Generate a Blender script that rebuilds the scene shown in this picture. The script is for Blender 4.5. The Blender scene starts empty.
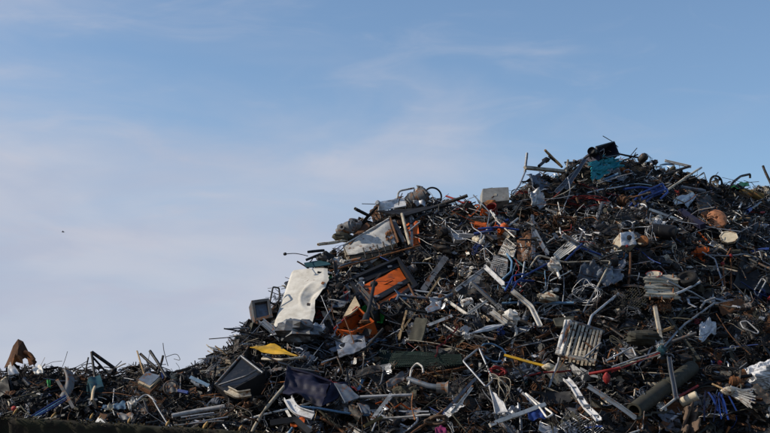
import bpy, math, random
from mathutils import Vector, Matrix, noise as mn

random.seed(11)
R = random.Random(2024)
V = Vector
scene = bpy.context.scene
COL = scene.collection

# ------------------------------------------------------------------ camera
PW, PH = 770.0, 433.0
LENS = 60.0
FPX = PW * LENS / 36.0
CAM = V((0, 0, 1.6))
PITCH = math.radians(10.5)
cp, sp = math.cos(PITCH), math.sin(PITCH)
cd = bpy.data.cameras.new('camera')
cd.lens = LENS; cd.sensor_width = 36; cd.clip_start = 0.1; cd.clip_end = 3000
cam = bpy.data.objects.new('camera', cd)
cam.location = CAM; cam.rotation_euler = (math.pi / 2 + PITCH, 0, 0)
COL.objects.link(cam); scene.camera = cam

def ray(px, py):
    a = (px - PW / 2) / FPX; b = (PH / 2 - py) / FPX
    return V((a, cp - b * sp, sp + b * cp)).normalized()

def project(p):
    d = p - CAM
    f = d.y * cp + d.z * sp
    u = -d.y * sp + d.z * cp
    return PW / 2 + FPX * d.x / f, PH / 2 - FPX * u / f, f

# ------------------------------------------------------------------ the heap as a height field
SIL = [(-160, 376), (0, 371), (25, 368), (45, 367), (95, 368), (125, 366), (150, 364), (175, 371), (188, 370), (205, 359), (228, 348), (244, 330),
       (256, 315), (274, 303), (288, 282), (304, 270), (324, 258), (346, 243), (356, 222), (382, 211), (402, 197),
       (430, 195), (462, 203), (482, 203), (510, 198), (530, 180), (560, 169), (580, 161), (602, 153), (622, 153),
       (642, 157), (662, 165), (690, 173), (706, 181), (722, 182), (746, 184), (770, 187), (900, 196)]
ZB, YF, TAN = 2.0, 20.2, 0.75
def ridge_point(px, py):
    d = ray(px, py); y = YF
    while y < 40:
        x, z = d.x / d.y * y, CAM.z + d.z / d.y * y
        if ZB + (y - YF) * TAN - 0.065 * max(0.0, x - 2.6) ** 2 >= z: break
        y += .02
    return x, y, z
RP = [ridge_point(*s) for s in SIL]
def interp(x):
    if x <= RP[0][0]: return RP[0][1], RP[0][2]
    for a, b in zip(RP, RP[1:]):
        if x <= b[0] and b[0] > a[0]:
            t = (x - a[0]) / (b[0] - a[0])
            return a[1] + (b[1] - a[1]) * t, a[2] + (b[2] - a[2]) * t
    return RP[-1][1], RP[-1][2]
def hgt(x, y):
    yr, H = interp(x)
    lump = 0.50 * mn.noise(V((x * 0.55, y * 0.55, 3.1))) + 0.38 * mn.noise(V((x * 1.4, y * 1.4, 7.7)))
    xr = max(0.0, x - 2.6)
    z = ZB + (y - YF) * TAN + lump * min(1, max(0, (y - YF) / 1.5)) - 0.065 * xr * xr
    back = H - max(0.0, y - yr - 1.2 - .9 * xr) * 0.55
    return max(-0.2, min(z, H + 0.12 * lump, back) if y > YF - 3 else -0.2)

def hit(px, py):
    """where the sight line through a pixel of the photograph meets the heap (or passes closest over it)"""
    d = ray(px, py); best = None
    y = YF - 0.4
    last = None
    while y < 36:
        p = CAM + d * (y / d.y)
        c = p.z - hgt(p.x, p.y)
        if c <= 0:
            if last is not None:
                t = last[1] / (last[1] - c)
                y = last[0] + (y - last[0]) * t
            return CAM + d * (y / d.y)
        if best is None or c < best[0]: best = (c, y)
        last = (y, c); y += 0.12
    return CAM + d * (best[1] / d.y)

def P(px, py, off=0.25):
    p = hit(px, py); d = (p - CAM)
    if off > .4: off = .4 + (off - .4) * .45
    L = d.length
    return CAM + d * ((L - off) / L)

def mpx(px, p):           # pixels of the photograph -> metres at point p
    return px * (p - CAM).length / FPX

# ------------------------------------------------------------------ mesh buffer
class G:
    def __init__(s): s.v = []; s.f = []; s.s = []
    def add(s, vs, fs, smooth=False):
        b = len(s.v); s.v += [V(v) for v in vs]
        s.f += [tuple(b + i for i in f) for f in fs]; s.s += [smooth] * len(fs)
        return s
    def merge(s, o):
        b = len(s.v); s.v += o.v; s.f += [tuple(b + i for i in f) for f in o.f]; s.s += o.s; return s
    def xf(s, M):
        s.v = [M @ v for v in s.v]; return s
    def centre(s):
        n = len(s.v); c = V((0, 0, 0))
        for v in s.v: c += v
        return c / n
    def base(s):
        c = s.centre(); c.z = min(v.z for v in s.v); return c
    def data(s, name, origin=V((0, 0, 0))):
        me = bpy.data.meshes.new(name)
        me.from_pydata([tuple(v - origin) for v in s.v], [], s.f)
        me.polygons.foreach_set('use_smooth', s.s)
        me.update(); return me

def frame_path(pts):
    pts = [V(p) for p in pts]; T = []
    for i in range(len(pts)):
        a = pts[max(0, i - 1)]; b = pts[min(len(pts) - 1, i + 1)]
        t = b - a
        T.append(t.normalized() if t.length > 1e-9 else V((1, 0, 0)))
    n = T[0].orthogonal().normalized(); N = []
    for t in T:
        n = n - t * n.dot(t)
        n = n.normalized() if n.length > 1e-6 else t.orthogonal().normalized()
        N.append(n)
    return pts, T, N

def tube(pts, r, n=7, closed=False, hollow=True):
    g = G(); pts, T, N = frame_path(pts); vs = []; fs = []
    rr = r if callable(r) else (lambda t: r)
    m = len(pts)
    for i in range(m):
        B = T[i].cross(N[i]); q = rr(i / max(1, m - 1))
        for k in range(n):
            a = 2 * math.pi * k / n
            vs.append(pts[i] + (N[i] * math.cos(a) + B * math.sin(a)) * q)
    for i in range(m if closed else m - 1):
        j = (i + 1) % m
        for k in range(n):
            l = (k + 1) % n
            fs.append((i * n + k, i * n + l, j * n + l, j * n + k))
    g.add(vs, fs, True)
    if not closed:
        for i, sgn in ((0, -1), (m - 1, 1)):
            ring = [vs[i * n + k] for k in range(n)]
            if hollow:
                inn = [pts[i] + (v - pts[i]) * 0.72 for v in ring]
                dp = [v - T[i] * sgn * rr(i / max(1, m - 1)) * 1.6 for v in inn]
                f = []
                for k in range(n):
                    l = (k + 1) % n
                    f += [(k, l, n + l, n + k), (n + k, n + l, 2 * n + l, 2 * n + k)]
                f.append(tuple(2 * n + k for k in range(n)))
                g.add(ring + inn + dp, f)
            else:
                g.add(ring, [tuple(range(n))])
    return g

def fillet(pts, rad=0.06, k=4):
    pts = [V(p) for p in pts]; out = [pts[0]]
    for a, b, c in zip(pts, pts[1:], pts[2:]):
        u = (a - b); w = (c - b); q = min(rad, u.length * .45, w.length * .45)
        s = b + u.normalized() * q; e = b + w.normalized() * q
        for i in range(k + 1):
            t = i / k
            out.append(s * (1 - t) ** 2 + b * 2 * t * (1 - t) + e * t * t)
    out.append(pts[-1]); return out

def spline(pts, k=5, closed=False):
    pts = [V(p) for p in pts]; n = len(pts); out = []
    for i in range(n if closed else n - 1):
        g = lambda j: pts[j % n] if closed else pts[max(0, min(n - 1, j))]
        a, b, c, d = g(i - 1), g(i), g(i + 1), g(i + 2)
        for q in range(k):
            t = q / k
            out.append(0.5 * ((2 * b) + (c - a) * t + (2 * a - 5 * b + 4 * c - d) * t * t + (3 * b - a - 3 * c + d) * t ** 3))
    if not closed: out.append(pts[-1])
    return out

def extrude(prof, pts, roll=0.0, up=None):
    """closed 2-D outline swept along a path"""
    g = G(); pts, T, N = frame_path(pts); n = len(prof); vs = []; fs = []
    if up is not None:
        for i in range(len(pts)):
            q = V(up) - T[i] * V(up).dot(T[i])
            if q.length > 1e-4: N[i] = q.normalized()
    c, s = math.cos(roll), math.sin(roll)
    for i, p in enumerate(pts):
        B = T[i].cross(N[i])
        for (a, b) in prof:
            vs.append(p + N[i] * (a * c - b * s) + B * (a * s + b * c))
    for i in range(len(pts) - 1):
        for k in range(n):
            l = (k + 1) % n
            fs.append((i * n + k, i * n + l, (i + 1) * n + l, (i + 1) * n + k))
    fs.append(tuple(reversed(range(n)))); fs.append(tuple((len(pts) - 1) * n + k for k in range(n)))
    return g.add(vs, fs)

def pflat(w, t): return [(-t / 2, -w / 2), (t / 2, -w / 2), (t / 2, w / 2), (-t / 2, w / 2)]
def pL(w, t): return [(0, 0), (w, 0), (w, t), (t, t), (t, w), (0, w)]
def pU(w, h, t): return [(0, -w / 2), (h, -w / 2), (h, -w / 2 + t), (t, -w / 2 + t), (t, w / 2 - t), (h, w / 2 - t), (h, w / 2), (0, w / 2)]
def pI(w, h, t):
    return [(-h/2, -w/2), (-h/2+t, -w/2), (-h/2+t, -t/2), (h/2-t, -t/2), (h/2-t, -w/2), (h/2, -w/2), (h/2, w/2), (h/2-t, w/2), (h/2-t, t/2), (-h/2+t, t/2), (-h/2+t, w/2), (-h/2, w/2)]

def box(a, b, M=None):
    (x0, y0, z0), (x1, y1, z1) = a, b
    vs = [V((x, y, z)) for z in (z0, z1) for y in (y0, y1) for x in (x0, x1)]
    if M: vs = [M @ v for v in vs]
    return G().add(vs, [(0, 2, 3, 1), (4, 5, 7, 6), (0, 1, 5, 4), (2, 6, 7, 3), (0, 4, 6, 2), (1, 3, 7, 5)])

def sheet(fn, nu, nv, th, smooth=True):
    """thin plate over a parametric surface fn(u, v), u and v in 0..1, with real thickness"""
    g = G(); pts = [[V(fn(i / nu, j / nv)) for i in range(nu + 1)] for j in range(nv + 1)]
    top = []; bot = []
    for j in range(nv + 1):
        for i in range(nu + 1):
            du = pts[j][min(nu, i + 1)] - pts[j][max(0, i - 1)]
            dv = pts[min(nv, j + 1)][i] - pts[max(0, j - 1)][i]
            n = du.cross(dv)
            n = n.normalized() if n.length > 1e-10 else V((0, 0, 1))
            top.append(pts[j][i] + n * th / 2); bot.append(pts[j][i] - n * th / 2)
    w = nu + 1; N = len(top); fs = []
    for j in range(nv):
        for i in range(nu):
            a = j * w + i
            fs.append((a, a + 1, a + w + 1, a + w))
    g.add(top, fs, smooth); g.add(bot, [tuple(reversed(f)) for f in fs], smooth)
    edge = [i for i in range(nu + 1)] + [j * w + nu for j in range(1, nv + 1)] + [nv * w + i for i in range(nu - 1, -1, -1)] + [j * w for j in range(nv - 1, 0, -1)]
    m = len(edge)
    g.add([top[e] for e in edge] + [bot[e] for e in edge], [(k, m + k, m + (k + 1) % m, (k + 1) % m) for k in range(m)])
    return g

def quad_sheet(c, th=0.012, n=10, bend=0.03, sc=2.2, seed=0, fine=0.0, edge=0.0):
    a, b, cc, d = [V(p) for p in c]
    nrm = (b - a).cross(d - a).normalized()
    if nrm.y > 0: nrm = -nrm
    def fn(u, v):
        if edge:
            u2 = u + edge * mn.noise(V((v * 7, seed, u * 2))) ; v2 = v + edge * mn.noise(V((u * 7, seed + 5, v * 2)))
        else: u2, v2 = u, v
        p = a.lerp(b, u2).lerp(d.lerp(cc, u2), v2)
        k = bend * mn.noise(V((u * sc + seed * 3.7, v * sc, seed))) + fine * mn.noise(V((u * sc * 4, v * sc * 4 + seed, 2.0)))
        return p + nrm * k
    return sheet(fn, n, n, th)

def prism(pts, th, direction=None):
    pts = [V(p) for p in pts]; n = len(pts); c = sum(pts, V((0, 0, 0))) / n
    if direction is None:
        direction = V((0, 0, 0))
        for i in range(n): direction += (pts[i] - c).cross(pts[(i + 1) % n] - c)
        direction = direction.normalized()
        if direction.dot(c - CAM) < 0: direction = -direction
    q = [p + direction * th for p in pts]
    return G().add(pts + q, [tuple(range(n)), tuple(reversed(range(n, 2 * n)))] + [(i, n + i, n + (i + 1) % n, (i + 1) % n) for i in range(n)])

def open_box(c, depth, wall=0.015, direction=None):
    """five thin walls behind an open quad mouth"""
    c = [V(p) for p in c]; ctr = sum(c, V((0, 0, 0))) / 4
    if direction is None:
        direction = (c[1] - c[0]).cross(c[3] - c[0]).normalized()
        if direction.dot(ctr - CAM) < 0: direction = -direction
    g = G(); inn = [p + (ctr - p).normalized() * wall * 1.4 for p in c]
    ob = [p + direction * depth for p in c]; ib = [p + direction * (depth - wall) for p in inn]
    vs = c + inn + ob + ib; fs = []
    for i in range(4):
        j = (i + 1) % 4
        fs += [(i, j, 4 + j, 4 + i), (i, 8 + i, 8 + j, j), (4 + i, 4 + j, 12 + j, 12 + i)]
    fs += [(8, 9, 10, 11), (15, 14, 13, 12)]
    return g.add(vs, fs)

def lathe(prof, n=18, M=None, smooth=True):
    """turned shape; the surface is split where its outline has a corner, so that corners stay crisp"""
    strips = [[prof[0]]]
    for i in range(1, len(prof)):
        strips[-1].append(prof[i])
        if i + 1 < len(prof):
            a = V((prof[i][0] - prof[i - 1][0], prof[i][1] - prof[i - 1][1])); c = V((prof[i + 1][0] - prof[i][0], prof[i + 1][1] - prof[i][1]))
            if a.length > 1e-7 and c.length > 1e-7 and a.normalized().dot(c.normalized()) < .86: strips.append([prof[i]])
    g = G()
    for st in strips:
        vs = []; fs = []
        for (r, z) in st:
            for k in range(n):
                q = 2 * math.pi * k / n; vs.append(V((r * math.cos(q), r * math.sin(q), z)))
        for i in range(len(st) - 1):
            for k in range(n):
                l = (k + 1) % n; fs.append((i * n + k, i * n + l, (i + 1) * n + l, (i + 1) * n + k))
        if M: vs = [M @ v for v in vs]
        g.add(vs, fs, smooth)
    for q, (r, z) in ((0, prof[0]), (1, prof[-1])):
        if r > 1e-5 and prof[0] != prof[-1]:
            vs = [V((r * math.cos(2 * math.pi * k / n), r * math.sin(2 * math.pi * k / n), z)) for k in range(n)]
            g.add([M @ v for v in vs] if M else vs, [tuple(range(n))])
    return g

def ring(r, t, M=None, n=22, k=7, wob=0.0, seed=0):
    pts = [V((r * math.cos(2 * math.pi * i / n) * (1 + wob * mn.noise(V((i * .5, seed, 0)))), r * math.sin(2 * math.pi * i / n), wob * r * mn.noise(V((i * .3, seed, 4))))) for i in range(n)]
    g = tube(pts, t, k, closed=True)
    return g.xf(M) if M else g

def lump(c, rx, ry, rz, seed=0, rough=0.35, n=10, m=14, sc=1.6):
    vs = []; fs = []
    for j in range(n + 1):
        th = math.pi * j / n
        for i in range(m):
            ph = 2 * math.pi * i / m
            d = V((math.sin(th) * math.cos(ph), math.sin(th) * math.sin(ph), math.cos(th)))
            k = 1 + rough * mn.noise(d * sc + V((seed * 3.3, seed, 0))) + rough * .5 * mn.noise(d * sc * 2.7 + V((0, seed * 2.1, 0)))
            vs.append(V((d.x * rx * k, d.y * ry * k, d.z * rz * k)) + c)
    for j in range(n):
        for i in range(m):
            l = (i + 1) % m
            fs.append((j * m + i, (j + 1) * m + i, (j + 1) * m + l, j * m + l))
    return G().add(vs, fs, False)

def machine(c, s, seed=0, n=5):
    """motor-like cluster of drums, blocks, flanges and stubs"""
    rr = random.Random(seed * 7 + 1); g = G()
    ax = V((rr.uniform(-1, 1), rr.uniform(-1, 1), rr.uniform(-.4, .4))).normalized()
    r0 = s * rr.uniform(.30, .42)
    g.merge(lathe([(0, -s * .5), (r0 * .7, -s * .5), (r0 * .75, -s * .4), (r0, -s * .38), (r0, -s * .1), (r0 * .93, -s * .08), (r0 * .93, s * .05), (r0, s * .07), (r0, s * .3), (r0 * .6, s * .36), (r0 * .5, s * .5), (0, s * .5)], 14, Matrix.Translation(c) @ basis(ax)))
    for k in range(n):
        d = V((rr.uniform(-1, 1), rr.uniform(-1, 1), rr.uniform(-1, 1))).normalized(); p = c + d * s * rr.uniform(.15, .4)
        w = s * rr.uniform(.08, .24); q = rr.random(); M = Matrix.Translation(p) @ basis(d)
        if q < .4: g.merge(box((-w, -w * rr.uniform(.5, 1.2), -w * rr.uniform(.4, 1)), (w, w * .8, w), M))
        elif q < .7: g.merge(lathe([(0, -w), (w * .7, -w), (w * .8, -w * .5), (w * .5, -w * .3), (w * .5, w), (w * .75, w * 1.05), (w * .75, w * 1.3), (w * .4, w * 1.3), (w * .35, w * .6), (0, w * .6)], 11, M))
        else: g.merge(tube(fillet([p, p + d * s * .3, p + d * s * .3 + d.orthogonal() * s * .3], s * .1), w * .3, 7))
    return g

def basis(z, hint=V((0, 0, 1))):
    z = V(z).normalized(); x = hint.cross(z)
    x = x.normalized() if x.length > 1e-4 else z.orthogonal().normalized()
    y = z.cross(x)
    return Matrix((x, y, z)).transposed().to_4x4()

def at(p, z=V((0, -1, 0.2)), hint=V((0, 0, 1))):
    return Matrix.Translation(p) @ basis(z, hint)

# ------------------------------------------------------------------ materials
MATS = {}
def material(name, col, rough=0.5, metal=0.0, second=None, amount=0.35, scale=5.0, vary=0.35, bump=0.15, dirt=0.35, dirtcol=(0.034, 0.028, 0.022)):
    m = bpy.data.materials.new(name); m.use_nodes = True
    nt = m.node_tree; N = nt.nodes; L = nt.links
    bs = N['Principled BSDF']
    tc = N.new('ShaderNodeTexCoord'); oi = N.new('ShaderNodeObjectInfo')
    off = N.new('ShaderNodeVectorMath'); off.operation = 'SCALE'
    comb = N.new('ShaderNodeCombineXYZ')
    L.new(oi.outputs['Random'], comb.inputs[0]); L.new(oi.outputs['Random'], comb.inputs[2])
    L.new(comb.outputs[0], off.inputs[0]); off.inputs['Scale'].default_value = 37.0
    add = N.new('ShaderNodeVectorMath'); L.new(tc.outputs['Object'], add.inputs[0]); L.new(off.outputs[0], add.inputs[1])
    def noise(sc, det, rgh=0.6):
        n = N.new('ShaderNodeTexNoise'); n.inputs['Scale'].default_value = sc; n.inputs['Detail'].default_value = det
        n.inputs['Roughness'].default_value = rgh; L.new(add.outputs[0], n.inputs['Vector']); return n.outputs['Fac']
    def ramp(src, a, b):
        r = N.new('ShaderNodeMapRange'); r.inputs['From Min'].default_value = a; r.inputs['From Max'].default_value = b
        L.new(src, r.inputs['Value']); return r.outputs[0]
    def mix(fac, a, b, mode='MIX'):
        x = N.new('ShaderNodeMix'); x.data_type = 'RGBA'; x.blend_type = mode
        if isinstance(fac, float): x.inputs[0].default_value = fac
        else: L.new(fac, x.inputs[0])
        for s, i in ((a, 6), (b, 7)):
            if isinstance(s, tuple): x.inputs[i].default_value = (*s, 1)
            else: L.new(s, x.inputs[i])
        return x.outputs[2]
    hv = N.new('ShaderNodeHueSaturation'); hv.inputs['Color'].default_value = (*col, 1)
    v = N.new('ShaderNodeMapRange'); v.inputs['To Min'].default_value = 1 - vary; v.inputs['To Max'].default_value = 1 + vary * .6
    L.new(oi.outputs['Random'], v.inputs['Value']); L.new(v.outputs[0], hv.inputs['Value'])
    c = hv.outputs[0]
    n1 = noise(scale, 6); n2 = noise(scale * 3.1, 5, 0.7)
    c = mix(ramp(n2, 0.35, 0.7), c, mix(1.0, c, (0.68, 0.66, 0.63), 'MULTIPLY'))
    if dirt: c = mix(ramp(n1, 0.62 - dirt * .25, 0.78), c, dirtcol)
    msk = None
    if second:
        msk = ramp(noise(scale * 1.7, 8, 0.72), 0.66 - amount * .4, 0.70 - amount * .35)
        c = mix(msk, c, second)
    L.new(c, bs.inputs['Base Color'])
    rr = N.new('ShaderNodeMapRange'); rr.inputs['To Min'].default_value = max(.08, rough - .15); rr.inputs['To Max'].default_value = min(1, rough + .25)
    L.new(n2, rr.inputs['Value']); L.new(rr.outputs[0], bs.inputs['Roughness'])
    if metal and msk is not None:
        mm = N.new('ShaderNodeMapRange'); mm.inputs['To Min'].default_value = metal; mm.inputs['To Max'].default_value = 0.0
        L.new(msk, mm.inputs['Value']); L.new(mm.outputs[0], bs.inputs['Metallic'])
    else: bs.inputs['Metallic'].default_value = metal
    bs.inputs['Specular IOR Level'].default_value = .22
    if bump:
        b = N.new('ShaderNodeBump'); b.inputs['Strength'].default_value = bump; b.inputs['Distance'].default_value = 0.03
        L.new(n1, b.inputs['Height']); L.new(b.outputs[0], bs.inputs['Normal'])
    MATS[name] = m; return m

RUST = (0.13, 0.055, 0.022)
material('galvanised', (0.27, 0.285, 0.31), .45, .65, RUST, .2, 6, .55)
material('aluminium', (0.46, 0.465, 0.48), .45, .7, RUST, .08, 6, .35)
material('grey_paint', (0.13, 0.133, 0.138), .55, 0, RUST, .34, 5, .55)
material('bluegrey_paint', (0.105, 0.13, 0.17), .5, 0, RUST, .25, 5, .4)
material('white_paint', (0.64, 0.615, 0.57), .5, 0, RUST, .24, 3.5, .35, .1, .55)
material('white_clean', (0.57, 0.54, 0.48), .42, 0, RUST, .02, 1.6, .02, .03, .12, (.36, .32, .26))
material('cream_paint', (0.42, 0.37, 0.29), .55, 0, RUST, .28, 4, .3, .1, .45)
material('dark_iron', (0.024, 0.0235, 0.0235), .55, .1, RUST, .22, 6, .6)
material('black_plastic', (0.012, 0.012, 0.0135), .5, 0, None, 0, 5, .5, .1, .2, (0.03, 0.027, 0.024))
material('rubber', (0.014, 0.0135, 0.0135), .75, 0, None, 0, 9, .3, .2, .3, (.035, .03, .026))
material('rust', (0.115, 0.052, 0.024), .85, 0, (0.07, 0.035, 0.02), .35, 7, .5, .3)
material('rust_orange', (0.27, 0.105, 0.035), .8, 0, (0.09, 0.04, 0.02), .45, 5, .3, .25)
material('orange_paint', (0.50, 0.088, 0.008), .5, 0, None, 0, 3, .02, .05, .1)
material('dull_orange', (0.46, 0.085, 0.012), .6, 0, None, 0, 3, .1, .08, .15)
material('blue_paint', (0.018, 0.045, 0.19), .45, 0, None, 0, 5, .4, .1, .4)
material('light_blue', (0.10, 0.19, 0.30), .5, 0, None, 0, 5, .35, .1, .4)
material('red_paint', (0.27, 0.022, 0.02), .5, 0, None, 0, 5, .35, .1, .42)
material('yellow_paint', (0.62, 0.35, 0.025), .55, 0, RUST, .14, 4, .1, .1, .5, (.22, .15, .055))
material('green_plastic', (0.03, 0.30, 0.06), .45, 0, None, 0, 3, .3, .08, .2)
material('dark_green', (0.004, 0.019, 0.015), .6, 0, None, 0, 3, .3, .08, .2)
material('teal_cloth', (0.015, 0.21, 0.26), .7, 0, None, 0, 3, .1, .1, .15)
material('teal_paint', (0.017, 0.06, 0.078), .55, 0, None, 0, 3, .3, .1, .45)
material('navy_plastic', (0.013, 0.0135, 0.037), .6, 0, None, 0, 3, .2, .1, .3)
material('tan_wood', (0.40, 0.27, 0.14), .75, 0, (0.2, 0.13, 0.07), .4, 5, .35, .2)
material('olive', (0.055, 0.053, 0.04), .75, 0, None, 0, 4, .35, .15, .4)
material('copper', (0.40, 0.17, 0.085), .6, .1, RUST, .34, 4, .15)
material('ochre', (0.13, 0.09, 0.03), .7, 0, RUST, .3, 4, .2)
material('magenta_cloth', (0.18, 0.018, 0.085), .9, 0, None, 0, 6, .1, .2, .4)
material('brown_cloth', (0.12, 0.08, 0.055), .95, 0, None, 0, 8, .2, .3, .3)
material('beige_plastic', (0.55, 0.47, 0.34), .5, 0, None, 0, 4, .15, .1, .25)
material('pale_plastic', (0.50, 0.50, 0.51), .5, 0, None, 0, 4, .4, .1, .5)
material('card', (0.46, 0.36, 0.24), .85, 0, None, 0, 6, .2, .2, .35)
material('glass_dark', (0.012, 0.013, 0.015), .12, 0, None, 0, 4, .1, .02, .25, (.05, .045, .04))
material('gap_shade', (0.018, 0.0155, 0.013), .95, 0, (0.03, 0.022, 0.016), .3, 2.5, .0, .8)  # mound body, near-black so that its colour deepens the shade between pieces
material('ground_dirt', (0.10, 0.085, 0.065), .95, 0, (0.06, 0.05, 0.04), .4, .4, 0, .5)
material('wall_stone', (0.022, 0.018, 0.013), .95, 0, (0.02, 0.02, 0.012), .45, 2.6, 0, .9, .4, (.03, .032, .014))
material('moss', (0.034, 0.029, 0.013), .95, 0, (0.06, 0.042, 0.02), .35, 5, .2, .4)
material('dry_leaf', (0.34, 0.21, 0.08), .8, 0, None, 0, 9, .3, .2, .3)
material('light_grey', (0.27, 0.265, 0.25), .55, 0, RUST, .12, 4, .05, .1, .3)
material('feather', (0.02, 0.02, 0.022), .8, 0, None, 0, 9, 0, .1, 0)

COLOUR = {'galvanised': 'grey steel', 'aluminium': 'silvery', 'grey_paint': 'dull grey', 'bluegrey_paint': 'blue-grey', 'white_paint': 'white', 'cream_paint': 'cream',
          'dark_iron': 'dark iron', 'black_plastic': 'black', 'rubber': 'black rubber', 'rust': 'rust-brown', 'rust_orange': 'rusty orange', 'orange_paint': 'orange',
          'blue_paint': 'blue', 'light_blue': 'light blue', 'red_paint': 'red', 'yellow_paint': 'yellow', 'green_plastic': 'green', 'dark_green': 'dark green', 'teal_paint': 'teal',
          'tan_wood': 'tan', 'olive': 'olive', 'copper': 'copper', 'beige_plastic': 'beige', 'pale_plastic': 'pale', 'card': 'tan', 'ochre': 'ochre'}

# ------------------------------------------------------------------ objects
LANDMARKS = []       # (phrase, px, py)
def link(name, data, mat=None, parent=None, loc=None):
    o = bpy.data.objects.new(name, data); COL.objects.link(o)
    if mat: data.materials.append(MATS[mat])
    if parent: o.parent = parent
    if loc is not None: o.location = loc
    return o

def props(o, label, cat, group=None):
    o['label'] = label; o['category'] = cat
    if group: o['group'] = group
    return o

PARTY = set('panel frame wheel slat lid door base stem cord face cap foot blade handle arm leg top head seat rim drawer'.split())
def plain(name):
    t = name.split('_')
    return t[-1] if t[-1] in PARTY else name

CLEAR = []           # outlines in the photograph that ordinary scrap should not lie across
def clear(*pts): CLEAR.append(pts)
def inside(x, y):
    for pts in CLEAR:
        c = False
        for i in range(len(pts)):
            (x0, y0), (x1, y1) = pts[i - 1], pts[i]
            if (y0 > y) != (y1 > y) and x < (x1 - x0) * (y - y0) / (y1 - y0) + x0: c = not c
        if c: return True
    return False

def thing(name, label, cat, parts, lm=None, group=None):
    name = plain(name)
    """parts: one (None, G, material) or several (name, G, material[, [sub-parts]])"""
    if len(parts) == 1 and parts[0][0] is None:
        g = parts[0][1]; c = g.base()
        o = link(name, g.data(name, c), parts[0][2], None, c); allg = [g]
    else:
        big = G(); allg = [p[1] for p in parts]
        for g in allg: big.v += g.v
        c = big.base()
        o = bpy.data.objects.new(name, None); COL.objects.link(o); o.location = c; o.empty_display_size = .2
        for p in parts:
            ch = link(p[0], p[1].data(p[0], c), p[2], o)
            for s in (p[3] if len(p) > 3 else []):
                link(s[0], s[1].data(s[0], c), s[2], ch)
    props(o, label, cat, group)
    if lm:
        big = G()
        for g in allg: big.v += g.v
        x, y, _ = project(big.centre()); LANDMARKS.append((lm, x, y))
    return o

def PP(pts, off=0.25):
    return [P(p[0], p[1], p[2] if len(p) > 2 else off) for p in pts]

def tubeP(pts, w, off=0.25, bend=0.05, n=8, hollow=True):
    q = PP(pts, off); r = mpx(w / 2, q[0])
    pts_ = fillet(q, bend) if len(q) > 2 else [q[0].lerp(q[1], i / 8) for i in range(9)]
    L = (q[-1] - q[0]).length
    for p in pts_[1:-1]: p += V((mn.noise(p * 2.3), mn.noise(p * 2.3 + V((9, 0, 0))), mn.noise(p * 2.3 + V((0, 9, 0))))) * min(.022, .016 * L)
    return tube(pts_, lambda t: r * (1 + .12 * mn.noise(V((t * 6, L * 9, 1)))), n, hollow=hollow)

def pole(name, label, cat, mat, pts, w, off=0.25, lm=None, group=None, bend=0.05):
    return thing(name, label, cat, [(None, tubeP(pts, w, off, bend), mat)], lm, group)

def barP(pts, w, kind='flat', off=0.25, t=None, sag=0.0):
    q = PP(pts, off); W = mpx(w, q[0]); t = t or max(.008, W * .16)
    if len(q) == 2:
        q = [q[0].lerp(q[1], i / 6) + V((0, 0, -sag * math.sin(math.pi * i / 6))) for i in range(7)]
    else: q = fillet(q, .05)
    q = [p + V((mn.noise(p * 1.9), mn.noise(p * 1.9 + V((9, 0, 0))), mn.noise(p * 1.9 + V((0, 9, 0))))) * .016 for p in q]
    prof = {'flat': pflat(W, t), 'L': pL(W, t), 'U': pU(W, W * .6, t), 'box': pflat(W, W * .8), 'I': pI(W, W, t)}[kind]
    return extrude(prof, q, 0.0, up=(0.12, -1, .35))

def bar(name, label, cat, mat, pts, w, kind='flat', off=0.25, lm=None, group=None, t=None, sag=0.0):
    return thing(name, label, cat, [(None, barP(pts, w, kind, off, t, sag), mat)], lm, group)

def panel(name, label, cat, mat, pts, th=0.012, bend=0.04, off=0.25, lm=None, group=None, n=10, sc=2.2, fine=0.0, edge=0.0, seed=1):
    return thing(name, label, cat, [(None, quad_sheet(PP(pts, off), th, n, bend, sc, seed, fine, edge), mat)], lm, group)

def tangle(c, r, wire, nloop, seed, flat=.5, k=6):
    rr = random.Random(seed); pts = []
    for i in range(nloop * 6):
        a = i * 1.05 + rr.uniform(-.4, .4); q = r * rr.uniform(.45, 1.0)
        pts.append(c + V((q * math.cos(a), rr.uniform(-1, 1) * r * flat * .5, q * math.sin(a) * flat * rr.uniform(.6, 1.2))))
    return tube(spline(pts, 4), wire, 5, hollow=False)

clear((586, 162), (612, 155), (626, 166), (590, 182))
clear((268, 266), (334, 264), (330, 290), (316, 338), (266, 332))
clear((338, 244), (390, 214), (402, 246), (346, 262))
clear((352, 279), (398, 256), (418, 284), (376, 312))
clear((338, 328), (358, 306), (370, 322), (352, 330))
clear((480, 184), (512, 184), (514, 204), (480, 205))
clear((292, 374), (328, 386), (320, 402), (288, 392))
clear((212, 386), (241, 352), (266, 374), (226, 397))
clear((562, 316), (608, 330), (600, 366), (552, 358))
clear((248, 343), (276, 342), (301, 356), (262, 357))
clear((744, 360), (772, 356), (775, 392), (742, 388))
clear((249, 296), (274, 298), (275, 322), (250, 322))
clear((552, 256), (578, 230), (582, 248), (558, 263))
clear((640, 270), (682, 272), (684, 300), (640, 302))
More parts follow.
